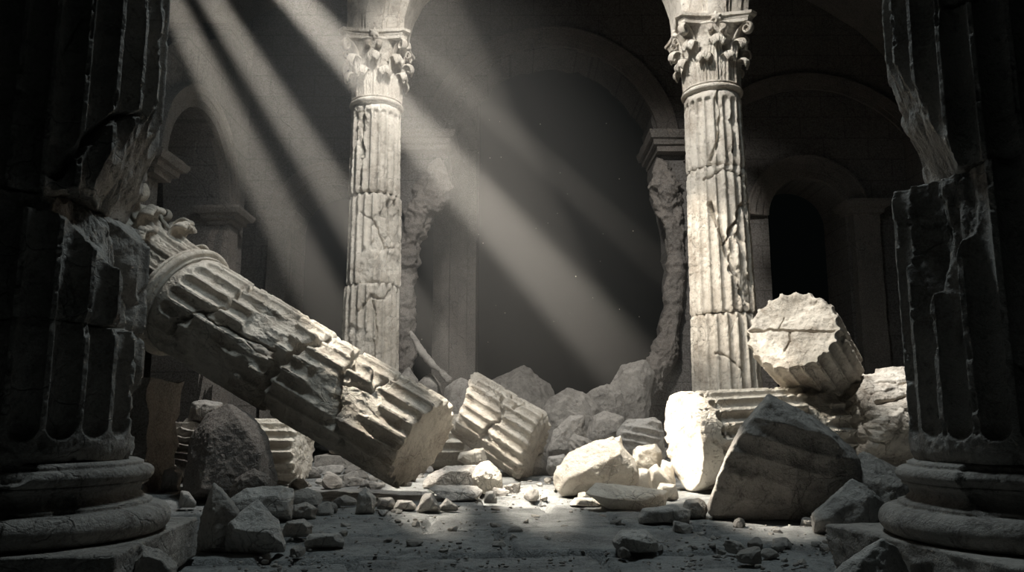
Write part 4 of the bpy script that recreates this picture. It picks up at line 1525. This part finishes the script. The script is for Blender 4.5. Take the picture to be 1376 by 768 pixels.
w = bpy.data.worlds.new('dim_sky')
SC.world = w
w.use_nodes = True
w.node_tree.nodes['Background'].inputs[0].default_value = (.5, .66, .62, 1)
w.node_tree.nodes['Background'].inputs[1].default_value = .002

# bright motes of dust hanging in the shafts
V_, F_ = [], []
d0, f0 = ico(1)
for k in range(45):
    px, py = random.uniform(480, 860), random.uniform(150, 520)
    V_.append(d0 * random.uniform(.0025, .006) + P(px, py, random.uniform(8.5, 12)))
    F_.append(f0 + k * len(d0))
tag(obj('dust_motes', mesh_np('dust_motes', np.concatenate(V_), np.concatenate(F_), M_PALE)), 'specks of bright dust hanging in the light shafts', 'dust', None, 'stuff')

# drifting dust: a soft-edged cloud
hc = P(500, 215, 10.2)
d_, f_ = ico(3)
hm = bpy.data.materials.new('dust_haze')
hm.use_nodes = True
nt = hm.node_tree
nt.nodes.clear()
mo = nt.nodes.new('ShaderNodeOutputMaterial')
vs = nt.nodes.new('ShaderNodeVolumeScatter')
vs.inputs['Color'].default_value = (1, .985, .96, 1)
vs.inputs['Anisotropy'].default_value = .1
tc = nt.nodes.new('ShaderNodeTexCoord')
ln = N(nt, 'ShaderNodeVectorMath', operation='LENGTH')
nt.links.new(tc.outputs['Object'], ln.inputs[0])
mr = N(nt, 'ShaderNodeMapRange', interpolation_type='SMOOTHSTEP')
mr.inputs['From Min'].default_value = 1.0
mr.inputs['From Max'].default_value = .35
mr.inputs['To Max'].default_value = .019
nt.links.new(ln.outputs['Value'], mr.inputs['Value'])
nt.links.new(mr.outputs['Result'], vs.inputs['Density'])
nt.links.new(vs.outputs[0], mo.inputs['Volume'])
hz = obj('dust_haze', mesh_np('dust_haze', d_, f_, hm))
hz.location = hc
hz.rotation_euler = (0, math.radians(40), 0)
hz.scale = (6.4, 3.4, 3.7)
tag(hz, 'drifting dust haze lit up by the slanting daylight shafts', 'haze', None, 'stuff')

# a drum that is one solid piece is one object
for r in [o for o in bpy.data.objects if o.type == 'EMPTY']:
    kids = list(r.children)
    if len(kids) == 1:
        m = r.matrix_world.copy() @ kids[0].matrix_local
        c = kids[0]
        c.parent = None
        c.matrix_world = m
        for k in ('label', 'category', 'group', 'kind'):
            if r.get(k):
                c[k] = r[k]
        nm = r.name
        bpy.data.objects.remove(r)
        c.name = nm

cd = bpy.data.cameras.new('camera')
cd.sensor_width = 36
cd.lens = F_PX / W_PX * 36
cd.clip_end = 200
cam = bpy.data.objects.new('camera', cd)
COL.objects.link(cam)
cam.location = (0, 0, CAM_H)
cam.rotation_euler = (PI / 2 + PITCH, 0, 0)
SC.camera = cam

SC.view_settings.view_transform = 'Standard'
SC.view_settings.look = 'None'
SC.view_settings.gamma = 1
SC.view_settings.use_curve_mapping = False
SC.view_settings.exposure = 0
cy = SC.cycles
cy.use_denoising = True
cy.denoiser = 'OPENIMAGEDENOISE'
cy.max_bounces = 5
cy.diffuse_bounces = 3
cy.volume_bounces = 0
cy.sample_clamp_indirect = 4
cy.use_adaptive_sampling = False
